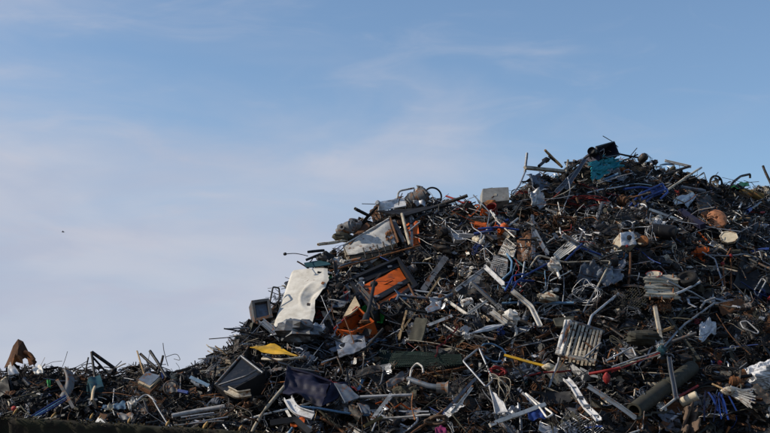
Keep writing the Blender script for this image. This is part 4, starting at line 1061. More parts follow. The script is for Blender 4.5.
pole('plastic_pipe', 'thick pale pipe lying level near the wall', 'pipe', 'pale_plastic', [(172, 416, .9), (198, 411, .9), (225, 406.5, .95)], 4.6, bend=.3, lm='the thick pale pipe')
for k in range(5):
    pole('conduit', ['uppermost', 'second', 'middle', 'fourth', 'lowest'][k] + ' of five thin conduits lying under the thick pale pipe', 'conduit', ['galvanised', 'bluegrey_paint', 'dark_iron', 'galvanised', 'grey_paint'][k],
         [([181, 186, 178, 190, 174][k], 417.5 + k * 2.0, .95), ([214, 219, 206, 228, 224][k], [413, 414, 417.5, 417, 421][k], 1.0)], [1.7, 1.2, 1.9, 1.3, 1.6][k], group='thin conduits by the wall')
bar('light_blue_strip', 'light blue strip slanting above the black television shell', 'strip', 'light_blue', [(190, 377, .7), (209, 386, .9)], 3.6, 'flat')
def books():
    parts = []
    for k in range(4):
        o = k * 2.2
        c = PP([(138, 381 + o, .75), (150, 387 + o, .85), (160, 377 + o, .7), (147, 373 + o, .55)])
        parts.append(('board', quad_sheet(c, .05, 5, .01, 2, k), ['bluegrey_paint', 'card', 'olive', 'rust'][k]))
    thing('board_stack', 'small stack of boards with a blue-grey top', 'stack of boards', parts, 'the stack of boards')
books()
pole('upright_pipe', 'thick black pipe pointing up at the sky above the low ridge', 'pipe', 'dark_iron', [(140.5, 354, .2), (157, 369, .4)], 2.8)
pole('upright_pipe', 'second black pipe steeper than its neighbour on the low ridge', 'pipe', 'black_plastic', [(150, 351, .2), (167, 378, .45)], 3.0, lm='the black pipes on the ridge')
pole('upright_pipe', 'short black pipe end beside the two on the low ridge', 'pipe', 'dark_iron', [(163, 356, .2), (158, 374, .4)], 2.4)
pole('pale_stake', 'thin pale stake upright against the sky beside the black pipes', 'stake', 'tan_wood', [(137, 351, .2), (145, 376, .35)], 1.6)
pole('fence_wire', 'thin wire rising straight into the sky from the low ridge', 'wire', 'dark_iron', [(163, 343, .2), (164, 352, .2), (168, 366, .3)], .7, bend=.2)
pole('fence_wire', 'thin wire looping out over the gap between ridge and slope', 'wire', 'dark_iron', [(166, 357, .2), (177, 353, .2), (181, 361, .2), (174, 359, .2)], .6, bend=.2)
def tri_frame():
    q = PP([(95, 378), (91.5, 352), (114, 368)], .3)
    thing('folding_frame', 'black folding frame forming a peak on the low ridge', 'frame', [('leg', tube([q[0], q[1]], .022, 7), 'dark_iron'), ('leg', tube([q[1], q[2]], .03, 7), 'dark_iron'), ('brace', tube([q[1] - V((0, 0, .06)), q[2] + V((-.08, 0, -.12))], .02, 6), 'dark_iron')], 'the peaked black frame')
tri_frame()
def fender():
    c = PP([(7, 350, .45), (19, 339, .4), (35, 357, .5), (6, 366, .55)])
    p1 = prism(PP([(4, 368, .35), (9, 357, .35), (13, 346, .3), (18, 339, .3), (18.5, 347, .55), (17, 357, .75), (11, 364, .6)]), .02, V((.2, .9, -.1)))
    p3 = prism(PP([(18, 339, .3), (23, 341.5, .3), (25, 348, .3), (30, 355, .35), (37, 362, .35), (34, 366, .4), (30, 361, .45), (25, 358, .5), (20, 361, .6), (17, 357, .75), (18.5, 347, .55)]), .02, V((-.1, .9, .1)))
    p2 = prism(PP([(10, 359, .8), (15, 354, .85), (22, 357, .9), (23, 364, .95), (16, 362, .95), (12, 366, .9)]), .02, V((0, 1, 0)))
    p4 = prism(PP([(27, 357, .75), (31, 359, .75), (33.5, 364, .8), (29, 366, .8)]), .02, V((0, 1, 0)))
    thing('rusty_mudguard', 'rusty brown folded mudguard peaking up on the low ridge', 'mudguard', [('shell', p1, 'rust'), ('side_flap', p3, 'rust'), ('inner_flap', p2, 'rust_orange'), ('torn_tab', p4, 'rust_orange')], 'the rusty mudguard')
fender()
pole('exhaust_stub', 'rust-orange tube bent down beside the rusty mudguard', 'tube', 'rust_orange', [(24, 352, .5), (30, 354, .5), (34, 360, .55)], 4, bend=.15)
panel('white_shard', 'white pointed shard below the rusty mudguard', 'shard', 'pale_plastic', [(8, 367, .7), (12, 362, .7), (19, 373, .75), (9, 375, .75)], .015, .04, lm='the white shard')
panel('white_shard', 'small rounded white shard on the ridge beside the mudguard', 'shard', 'white_paint', [(32, 368, .6), (42, 366, .55), (43, 372, .65), (35, 374, .7)], .02, .05)
def curved_panel():
    thing('curved_duct', 'grey curved duct panel standing on the low heap', 'duct', [(None, sheet(lambda u, v: P(60 + 9 * u, 396 - 27 * v + 3 * u, .55) + V((.10 * math.sin(v * 2.6), -.2 * math.sin(u * 2.8), 0)), 10, 14, .015), 'grey_paint')], 'the curved duct panel')
curved_panel()
bar('long_lever', 'grey lever running down from the curved duct panel', 'lever', 'grey_paint', [(57, 380, .95), (66, 395, 1.05), (73, 408, 1.1)], 3, 'flat')
for k in range(3):
    pole('blue_rod', ['uppermost', 'middle', 'lowest'][k] + ' of three thin blue rods slanting above the wall', 'rod', ['blue_paint', 'light_blue', 'blue_paint'][k], [(31 + k * 4, 416.5 - k * .5, 1.0), (50 + k * 2, 404 + k * 1.6, 1.05), (68 + k * .5, 394.5 + k * 1.8, 1.0)], 1.5, group='thin blue rods above the wall', bend=.3)
def teal_box():
    c = PP([(88, 379, .7), (100, 375, .65), (104, 387, .8), (92, 391, .85)])
    thing('teal_box', 'dull teal box half buried in the low heap', 'box', [('shell', open_box(c, .25, .02), 'teal_paint'), ('lid', quad_sheet([p - V((0, .02, 0)) for p in c], .015, 6, .03), 'teal_paint')], 'the dull teal box')
teal_box()
thing('green_scrap', 'tiny bright green plastic scrap on the low heap', 'plastic scrap', [(None, quad_sheet(PP([(47, 381, .9), (50, 380, .9), (50.5, 388, .95), (48, 387, .95)]), .012, 5, .05), 'green_plastic')])
pole('tan_hose', 'short tan hose standing upright beside the dull teal box', 'hose', 'card', [(92, 401, 1.1), (93, 392, 1.05), (95, 387, 1.0)], 3, bend=.1)
panel('pale_blue_shard', 'light blue plastic shard above the wall', 'shard', 'light_blue', [(113, 405, 1.0), (125, 402, 1.0), (126, 408, 1.05), (114, 409, 1.05)], .015, .05)
panel('white_lump_sheet', 'crumpled white sheet beside the light blue shard', 'sheet', 'white_paint', [(127, 403, 1.05), (137, 399, 1.0), (136, 405, 1.05), (129, 410, 1.1)], .01, .12, n=10, sc=3.5, fine=.05)
panel('grey_sheet', 'dull grey curved sheet just above the wall top', 'sheet', 'grey_paint', [(117, 413, .9), (134, 415, .95), (131, 420, 1.0), (119, 418, .95)], .012, .06)
pole('curved_arm', 'pale bent arm peaking beside the stack of boards', 'arm', 'pale_plastic', [(134, 404, 1.0), (146, 393, 1.0), (156, 402, 1.0)], 1.8, bend=.15)
hoop(171, 388, 7, 1.6, (.2, -1, .2), 'grey_paint', 'grey ring standing beside the stack of boards', .9, 0, 330, 'ring_frame')
panel('grey_disc_panel', 'dull grey rounded panel inside the grey ring', 'panel', 'grey_paint', [(166, 382, .8), (175, 381, .8), (178, 391, .9), (167, 393, .9)], .015, .05)
bar('blue_bar', 'blue bar end beside the grey ring', 'bar', 'blue_paint', [(178, 391, 1.0), (188, 393, 1.0)], 3, 'box')
# ------------------------------------------------------------------ the mass of ordinary scrap
def U(a, b): return R.uniform(a, b)
def wallz():
    y0 = YF - .75
    d1, d2 = ray(0, 417), ray(225, 430.5)
    p1 = CAM + d1 * (y0 / d1.y); p2 = CAM + d2 * (y0 / d2.y)
    s = (p2.z - p1.z) / (p2.x - p1.x)
    return (lambda x: max(1.45, p1.z + s * (x - p1.x))), (CAM + ray(2.5, 425) * (y0 / ray(2.5, 425).y)).x
WALL_Z, JOINT = wallz()

def g_tube(t):
    b = U(-.02, .02)
    k = R.random()
    if k < .45: return tube([V((-.5, 0, 0)), V((-.1, b, b * .5)), V((.2, b, -b)), V((.5, 0, 0))], t, 8)
    q = U(-.35, .35); c = U(.35, .65); pts = [V((-.5, 0, 0)), V((-.2, b, 0)), V((c - .56, 0, 0)), V((c - .5, 0, b)), V((c - .44, .06 * q, b)), V((.5, q * (1 - c), U(-.1, .1)))]
    return tube(pts, lambda u: t * (.55 if .5 < u < .7 else 1), 8)
def g_bent(t):
    n = R.choice([2, 2, 2, 3]); p = [V((-.5, 0, 0))]; d = V((1, 0, 0))
    for i in range(n):
        p.append(p[-1] + d * U(.25, .9)); ang = R.choice([-1, 1]) * U(.3, 1.5)
        d = Matrix.Rotation(ang, 3, V((0, U(-.4, .4), 1))) @ d
    g = tube(fillet(p, U(.04, .12)), t, 7); c = g.centre()
    return g.xf(Matrix.Translation(-c))
def g_rod(t):
    return tube(spline([V((-.5, U(-.03, .03), 0)), V((-.2, U(-.05, .05), U(-.03, .03))), V((.15, U(-.05, .05), U(-.03, .03))), V((.5, U(-.03, .03), 0))], 4), t, 5, hollow=False)
def warp(n=7, a=.05): 
    s = U(0, 99); return [V((-.5 + i / n, a * mn.noise(V((i * .5, s, 0))), a * mn.noise(V((i * .5, s, 5))))) for i in range(n + 1)]
def g_flat(t): return extrude(pflat(t, t * .16), warp(8, U(.02, .16)), 0)
def g_angle(t): return extrude(pL(t, t * .14), warp(6, U(.0, .06)), U(0, 6))
def g_chan(t): return extrude(pU(t, t * .6, t * .12), warp(6, U(.0, .06)), U(0, 6))
def g_batten(t): return extrude(pflat(t, t * .7), warp(3, .02), U(0, 6))
def g_sheet(t):
    s = U(0, 99); h = U(.45, .9); b = U(.04, .2); sc = U(1.4, 3.2); e = U(.0, .16); fold = U(-.5, .5); ax = U(-.2, .2)
    def fn(u, v):
        u2 = u + e * mn.noise(V((v * 5, s, u))); v2 = v + e * mn.noise(V((u * 5, s + 4, v)))
        f = fold * max(0, u2 - .55 - ax * v2)
        return V((u2 - .5, (v2 - .5) * h, b * (1.7 * abs(mn.noise(V((u2 * sc + s, v2 * sc, s)))) - .35) + .02 * mn.noise(V((u2 * 8, v2 * 8, s))) + f))
    return sheet(fn, 12, 9, .012, R.random() < .6)
def g_crump(t):
    s = U(0, 99); h = U(.5, .9); b = U(.16, .38); sc = U(2.0, 3.2)
    def fn(u, v):
        q = V((u * sc + s, v * sc, s))
        return V((u - .5 + .2 * mn.noise(q + V((9, 0, 0))), (v - .5) * h + .2 * mn.noise(q + V((0, 9, 0))), b * (1.8 * abs(mn.noise(q)) - .4) + .16 * abs(mn.noise(q * 2.1 + V((4, 4, 4)))) + .03 * mn.noise(q * 6)))
    return sheet(fn, 14, 12, .012, False)
def g_strip(t):
    tw = U(1, 4); cu = U(1.2, 4.0); w = t; r = U(.25, .5)
    return sheet(lambda u, v: V((u - .5, r * math.sin(u * cu) * .6 + (v - .5) * w * math.cos(u * tw), r * (math.cos(u * cu) - .6) + (v - .5) * w * math.sin(u * tw))), 20, 2, t * .12)
def g_tangle(t): return tangle(V((0, 0, 0)), .5, t, R.choice([4, 5, 6, 7]), R.randrange(9999), U(.35, .9))
def g_cable(t):
    p = [V((-.5, 0, 0))]
    for i in range(6): p.append(p[-1] + V((U(.08, .25), U(-.22, .22), U(-.12, .16))))
    g = tube(spline(p, 5), t, 6, hollow=False); return g.xf(Matrix.Translation(-g.centre()))
def g_hoop(t): return ring(.5, t, None, 26, 6, U(0, .45), R.randrange(99))
def g_frame(t):
    w, h = .5, U(.22, .45); g = tube(fillet([V((0, h, 0)), V((w, h, U(-.1, .1))), V((w, -h, 0)), V((-w, -h, U(-.12, .12))), V((-w, h, 0)), V((0, h, 0))], .05), t, 6)
    for k in range(R.choice([0, 1, 1, 3, 6])):
        x = U(-w, w) * .85; g.merge(tube([V((x, h, 0)), V((x + U(-.05, .05), -h, 0))], t * .7, 5, hollow=False))
    return g
def g_lump(t): return machine(V((0, 0, 0)), 1.0, R.randrange(9999), R.choice([4, 6, 8]))
def g_can(t):
    L = U(.3, .5); r = U(.16, .3); d = U(0, .5)
    g = lathe([(0, -L), (r * .9, -L), (r, -L * .95), (r * (1 - .15 * d), -L * .3), (r * (1 - .1 * d), L * .3), (r, L * .95), (r * 1.04, L), (r * .9, L), (r * .86, -L * .8), (0, -L * .8)], 16)
    for v in g.v: v += V((mn.noise(v * 4), mn.noise(v * 4 + V((5, 0, 0))), 0)) * .12 * d
    return g.xf(Matrix.Rotation(math.pi / 2, 4, 'Y'))
def g_shell(t):
    a0 = U(1.6, 3.2); r = U(.2, .35); s = U(0, 99)
    return sheet(lambda u, v: V((u - .5, r * math.cos(a0 * (v - .5)) * (1 - .5 * u * u) + .06 * mn.noise(V((u * 3, v * 3, s))), r * math.sin(a0 * (v - .5)) * (1 - .3 * u * u) + .06 * mn.noise(V((u * 3, v * 3, s + 5))))), 14, 10, .015)
def g_bracket(t):
    a = extrude(pflat(t, t * .2), [V((-.5, 0, 0)), V((0, 0, 0)), V((.05, 0, 0.05)), V((.05, 0, U(.2, .5)))], 0, up=(0, 0, 1))
    if R.random() < .6: a.merge(tube([V((-.3, 0, -.05)), V((-.3, 0, U(.1, .3)))], t * .25, 7))
    if R.random() < .5: a.merge(lathe([(0, -.03), (t * .9, -.03), (t * .9, .03), (t * .5, .04), (0, .04)], 12, Matrix.Translation((-.5, 0, 0))))
    return a
def g_grate(t):
    c = [V((-.5, .35, 0)), V((.5, .35, U(-.2, .2))), V((.5, -.35, U(-.1, .2))), V((-.5, -.35, 0))]
    g = grate(c, R.choice([8, 12, 16]), R.choice([3, 6, 10]), t); s = U(0, 99)
    for v in g.v: v.z += .12 * mn.noise(v * 2 + V((s, 0, 0)))
    return g
def g_coil(t):
    n = R.choice([5, 7, 9]); return tube([V((-.5 + i / (n * 10), .16 * math.cos(i * .628), .16 * math.sin(i * .628))) for i in range(n * 10 + 1)], t, 5, hollow=False)

def g_jag(t):
    n = R.choice([6, 7, 8, 9]); pts = [V(((.5 if k % 2 else U(.22, .5)) * math.cos(6.283 * k / n), U(.16, .45) * math.sin(6.283 * k / n), U(-.06, .06))) for k in range(n)]
    return prism(pts, U(.012, .04), V((0, 0, -1)))
def g_bundle(t):
    g = G(); base = [V((-.5 + i * .2, U(-.12, .12), U(-.1, .1))) for i in range(6)]
    for k in range(R.choice([4, 6, 8])):
        o = V((0, U(-.05, .05), U(-.04, .04))); w = U(.02, .09)
        g.merge(tube(spline([p + o + V((U(-.03, .03), U(-w, w), U(-w, w))) for p in base], 3), t, 5, hollow=False))
    return g
W_MET = [('dark_iron', 40), ('galvanised', 18), ('grey_paint', 11), ('rust', 7), ('aluminium', 10), ('bluegrey_paint', 6), ('white_paint', 6.5), ('cream_paint', 7), ('rust_orange', 2), ('blue_paint', 1.6), ('red_paint', 1.0), ('light_blue', .8), ('black_plastic', 24), ('pale_plastic', 2.5)]
W_ROD = [('dark_iron', 22), ('galvanised', 18), ('aluminium', 14), ('rust', 7), ('cream_paint', 10), ('white_paint', 12), ('grey_paint', 8), ('tan_wood', 3), ('rust_orange', 5), ('blue_paint', 1.5), ('red_paint', 1)]
W_SHEET = [('dark_iron', 38), ('galvanised', 10), ('grey_paint', 12), ('rust', 7), ('bluegrey_paint', 7), ('aluminium', 4.5), ('white_paint', 5.5), ('cream_paint', 5.5), ('pale_plastic', 4), ('black_plastic', 30), ('rust_orange', 2), ('light_blue', 1.4), ('blue_paint', 1.2), ('teal_paint', 1.4), ('red_paint', .8), ('dull_orange', .7), ('olive', 5), ('beige_plastic', 1.6), ('yellow_paint', .25), ('green_plastic', .25)]
W_BLK = [('black_plastic', 22), ('rubber', 20), ('dark_iron', 12), ('grey_paint', 4), ('rust', 4), ('red_paint', 1), ('blue_paint', 1), ('pale_plastic', 2)]
W_WOOD = [('tan_wood', 5), ('olive', 4), ('card', 1.5), ('grey_paint', 2)]
KINDS = [  # name, category, noun, how many, sizes, maker, thickness, materials, size words, variants
    ('appliance_casing', 'casing', 'box casing', 62, (.28, .6), None, 0, W_SHEET, ('small', 'large'), 6),
    ('metal_sheet', 'sheet', 'bent sheet', 270, (.2, .7), g_sheet, 0, W_SHEET, ('small', 'large'), 18),
    ('crumpled_sheet', 'crumpled sheet', 'crumpled sheet', 270, (.18, .55), g_crump, 0, W_SHEET, ('small', 'large'), 14),
    ('machine_part', 'machine part', 'lumpy machine part', 190, (.12, .34), g_lump, 0, W_SHEET, ('small', 'large'), 14),
    ('plastic_shell', 'shell', 'curved shell', 110, (.2, .55), g_shell, 0, W_SHEET, ('small', 'large'), 10),
    ('tin_can', 'can', 'dented can', 90, (.15, .4), g_can, 0, W_SHEET, ('small', 'large'), 8),
    ('wire_grate', 'grate', 'wire grate', 40, (.4, .8), g_grate, (.006, .010), W_MET, ('small', 'large'), 8),
    ('tube_rack', 'frame', 'tube frame', 80, (.45, 1.0), g_frame, (.014, .026), W_MET, ('small', 'large'), 12),
    ('steel_tube', 'tube', 'straight tube', 285, (.5, 1.7), g_tube, (.008, .024), W_MET, ('short', 'long'), 14),
    ('bent_tube', 'tube', 'bent tube', 285, (.35, 1.0), g_bent, (.009, .024), W_MET, ('short', 'long'), 20),
    ('thin_rod', 'rod', 'thin rod', 300, (.6, 2.0), g_rod, (.004, .0085), W_ROD, ('short', 'long'), 14),
    ('flat_bar', 'bar', 'flat bar', 255, (.35, 1.2), g_flat, (.025, .065), W_MET, ('short', 'long'), 16),
    ('angle_iron', 'angle iron', 'angle iron', 170, (.4, 1.3), g_angle, (.03, .07), W_MET, ('short', 'long'), 12),
    ('steel_channel', 'channel', 'channel bar', 120, (.4, 1.3), g_chan, (.04, .09), W_MET, ('short', 'long'), 10),
    ('wooden_batten', 'batten', 'wooden batten', 60, (.4, 1.3), g_batten, (.03, .07), W_WOOD, ('short', 'long'), 6),
    ('torn_strip', 'strip', 'curled strip', 300, (.25, .7), g_strip, (.06, .16), W_SHEET, ('short', 'long'), 16),
    ('wire_tangle', 'wire tangle', 'wire tangle', 215, (.3, .8), g_tangle, (.007, .013), W_MET, ('small', 'large'), 12),
    ('rubber_cable', 'cable', 'loose cable', 180, (.4, 1.1), g_cable, (.008, .018), W_BLK, ('short', 'long'), 12),
    ('metal_hoop', 'hoop', 'bent hoop', 90, (.2, .6), g_hoop, (.02, .05), W_MET, ('small', 'large'), 10),
    ('steel_bracket', 'bracket', 'bracket', 290, (.16, .42), g_bracket, (.10, .22), W_MET, ('small', 'large'), 14),
    ('jagged_plate', 'plate', 'jagged plate', 170, (.18, .5), g_jag, 0, W_SHEET, ('small', 'large'), 14),
    ('cable_bundle', 'cable bundle', 'cable bundle', 110, (.4, 1.0), g_bundle, (.007, .014), W_BLK, ('short', 'long'), 10),
    ('coil_spring', 'spring', 'coil spring', 40, (.2, .5), g_coil, (.02, .035), W_MET, ('short', 'long'), 5),
]
def pick(ws):
    t = sum(w for _, w in ws); x = R.random() * t
    for m, w in ws:
        x -= w
        if x <= 0: return m
    return ws[0][0]
def sil_y(px):
    for a, b in zip(SIL, SIL[1:]):
        if a[0] <= px <= b[0]: return a[1] + (b[1] - a[1]) * (px - a[0]) / (b[0] - a[0])
    return 380
SLOPE = math.atan(TAN)
UPS = V((0, math.cos(SLOPE), math.sin(SLOPE))); NRM = V((0, -math.sin(SLOPE), math.cos(SLOPE))); EX = V((1, 0, 0))

def build_casing(k):
    w, h, d = .5, U(.25, .5), U(.2, .42)
    c = [V((-w, h, 0)), V((w, h, 0)), V((w, -h, 0)), V((-w, -h, 0))]
    sh = open_box(c, d, .03, V((0, 0, -1)))
    fr = quad_sheet([c[0].lerp(c[2], .06), c[1].lerp(c[3], .06) + V((0, 0, .02)), c[2].lerp(c[0], .06) + V((0, 0, U(0, .25))), c[3].lerp(c[1], .06) + V((0, 0, U(0, .2)))], .02, 7, .08, 2, k)
    if k % 3 == 2: fr = quad_sheet([v * .8 + V((0, 0, -d * .7)) for v in c], .02, 6, .06, 2, k)
    off = sh.centre()
    return sh, fr
def dup(root):
    r = root.copy(); COL.objects.link(r)
    for ch in root.children:
        c = ch.copy(); COL.objects.link(c); c.parent = r
        for s in ch.children:
            d = s.copy(); COL.objects.link(d); d.parent = c
    return r

FILL = []        # (object, kind row, material, size, direction)
heap_x = (-30, 800)
CELL = {}
def local_pick(px, py, ws):
    if R.random() < .38:
        k = (int(px / 42), int(py / 34))
        if k not in CELL: CELL[k] = [pick(W_SHEET), pick(W_MET)]
        return R.choice(CELL[k])
    return pick(ws)
HUBS = []
def spot(i, n, rim=.07):
    if i == 0: HUBS[:] = [(U(*heap_x), U(170, 430)) for _ in range(7)]
    while True:
        if R.random() < .4:
            h = R.choice(HUBS); px = h[0] + R.gauss(0, 40); py = h[1] + R.gauss(0, 28)
            if heap_x[0] < px < heap_x[1] and sil_y(px) + 1 < py < 442: return px, py
            continue
        if R.random() < rim:
            px = U(*heap_x); return px, sil_y(px) + U(0, 8)
        px = U(*heap_x); y0 = sil_y(px) + 1
        py = y0 + (442 - y0) * R.random()
        # keep the density even over the picture of the heap: short columns get fewer pieces
        if R.random() < (442 - y0) / 285.0 * (1.25 if px < 240 else 1.0): return px, py

for kd in KINDS:
    name, cat, noun, count, (s0, s1), mk, th, ws, sw, nv = kd
    count = int(count * 1.3)
    if mk is None:
        vars_ = []
        for k in range(nv):
            a, b = build_casing(k); vars_.append((a.data(name), b.data('door_panel')))
    else:
        vars_ = [mk(U(*th) if th else 0).data(name) for _ in range(nv)]
    for m_ in vars_:
        for mm in (m_ if isinstance(m_, tuple) else (m_,)): mm.materials.append(MATS['dark_iron'])
    for i in range(count):
        px, py = spot(i, count, .16 if noun in ('thin rod', 'loose cable', 'wire tangle') else .07)
        lean = R.random()
        s = s0 + (s1 - s0) * lean ** 1.6
        s *= .82
        low = px < 215
        if low: s *= .72
        edge = py - sil_y(px)
        if edge < 14: s *= .75
        of = U(-.1, .45) if edge > 7 else U(-.1, .2)
        if noun in ('thin rod', 'straight tube', 'bent tube', 'wire tangle', 'loose cable', 'flat bar') and R.random() < .45 and edge > 20: of += U(.2, .55)
        if inside(px, py): of = U(-.2, .05); s *= .7
        p = P(px, py, of)
        a = U(0, 2 * math.pi)
        d = (EX * math.cos(a) + UPS * math.sin(a) + NRM * R.gauss(0, .28)).normalized()
        z = (NRM + EX * R.gauss(-.1, .45) + UPS * R.gauss(0, .45)).normalized()
        y = z.cross(d)
        if y.length < .05: y = d.orthogonal()
        y.normalize(); z = d.cross(y)
        M = Matrix.Translation(p) @ Matrix((d, y, z)).transposed().to_4x4() @ Matrix.Scale(s, 4)
        mat = local_pick(px, py, ws)
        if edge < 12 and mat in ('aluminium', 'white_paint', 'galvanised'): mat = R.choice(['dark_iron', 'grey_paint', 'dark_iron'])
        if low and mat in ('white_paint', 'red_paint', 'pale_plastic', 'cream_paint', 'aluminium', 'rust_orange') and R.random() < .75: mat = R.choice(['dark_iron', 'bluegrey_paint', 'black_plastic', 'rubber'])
        if (px > 585 and py > 270 or py > 385) and R.random() < .45: mat = R.choice(['dark_iron', 'black_plastic', 'rust', 'dark_iron', 'olive'])  # dark materials favoured low and right, standing in for shade on the slope
        if mk is None:
            o = bpy.data.objects.new(name, None); COL.objects.link(o); o.empty_display_size = .1
            va = vars_[i % nv]
            for pn, me in (('shell', va[0]), ('door_panel', va[1])):
                c = bpy.data.objects.new(pn, me); COL.objects.link(c); c.parent = o
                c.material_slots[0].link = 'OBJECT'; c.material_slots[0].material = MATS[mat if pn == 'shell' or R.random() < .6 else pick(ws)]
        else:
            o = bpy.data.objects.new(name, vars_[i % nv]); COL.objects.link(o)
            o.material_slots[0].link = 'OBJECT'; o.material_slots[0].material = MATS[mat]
        o.matrix_world = M
        o['category'] = cat
        FILL.append((o, kd, mat, s, d, p))

# the fines nobody could count: slivers, flakes and short ends between the pieces
def debris(mat, n, seed, smin, smax):
    rr = random.Random(seed); g = G(); vs = []; fs = []
    while n:
        x = rr.uniform(-9.5, 9.8); yr, H = interp(x)
        y = rr.uniform(YF - .35, yr + .5)
        if y > yr - 1.0 and rr.random() < .65: continue
        z = hgt(x, y)
        lift = rr.uniform(-.16, .14) if y < yr - .5 else rr.uniform(-.2, .0)
        p = V((x, y, z)) + NRM * lift
        sx, sy, _ = project(p)
        if inside(sx, sy): p -= NRM * .25
        a = rr.uniform(0, 6.283); d = (EX * math.cos(a) + UPS * math.sin(a) + NRM * rr.gauss(0, .3)).normalized()
        q = d.orthogonal().normalized(); q = (q * math.cos(a * 3) + d.cross(q) * math.sin(a * 3))
        if mn.noise(V((x * .9 + seed * 5, y * .9, z * .9))) < rr.uniform(-.45, .25): continue
        L = rr.uniform(smin, smax) * (.7 if x < -3 else 1); b = len(vs)
        if rr.random() < .45:
            w = rr.uniform(.15, .5) * L; r3 = d.cross(q)
            vs += [p - d * L * .5, p + q * w * .5 + r3 * L * rr.uniform(-.2, .2), p + d * L * .5 + r3 * L * rr.uniform(-.2, .2), p - q * w * .5]
            fs += [(b, b + 1, b + 2), (b, b + 2, b + 3)]
        else:
            w = rr.uniform(.004, .014); r3 = d.cross(q); L *= 1.7; k = r3 * L * rr.uniform(-.2, .2)
            for e, kk in ((-.5, 0), (0, 1), (.5, 0)):
                c = p + d * L * e + k * kk
                vs += [c + q * w, c - q * w * .5 + r3 * w * .87, c - q * w * .5 - r3 * w * .87]
            for e in (0, 3):
                for k2 in range(3):
                    l = (k2 + 1) % 3; fs.append((b + e + k2, b + e + l, b + e + 3 + l, b + e + 3 + k2))
        n -= 1
    g.add(vs, fs)
    o = link('scrap_debris', g.data('scrap_debris'), mat); o['kind'] = 'stuff'
debris('dark_iron', 9000, 1, .08, .3)
debris('galvanised', 3800, 2, .06, .22)
debris('rust', 1700, 3, .06, .24)
debris('grey_paint', 2400, 4, .06, .2)
debris('black_plastic', 8000, 5, .08, .3)
debris('white_paint', 1700, 6, .05, .17)
debris('aluminium', 2300, 7, .05, .17)
debris('blue_paint', 200, 8, .05, .18)
debris('rust_orange', 900, 9, .05, .2)
debris('cream_paint', 1500, 10, .06, .2)
# ------------------------------------------------------------------ ground, wall, sky, light
def struct(name, g, mat, kind='structure'):
    o = link(name, g.data(name), mat); o['kind'] = kind; return o

def ground():
    n = 60; vs = []; fs = []
    for j in range(n + 1):
        for i in range(n + 1):
            u = i / n * 2 - 1; v = j / n * 2 - 1
            x = 900 * u * abs(u) ** 1.5; y = 20 + 900 * v * abs(v) ** 1.5
            vs.append((x, y, .03 * mn.noise(V((x * .3, y * .3, 0)))))
    w = n + 1
    for j in range(n):
        for i in range(n):
            fs.append((j * w + i, j * w + i + 1, (j + 1) * w + i + 1, (j + 1) * w + i))
    g = G().add(vs, fs, True)
    struct('ground', g, 'ground_dirt')
ground()

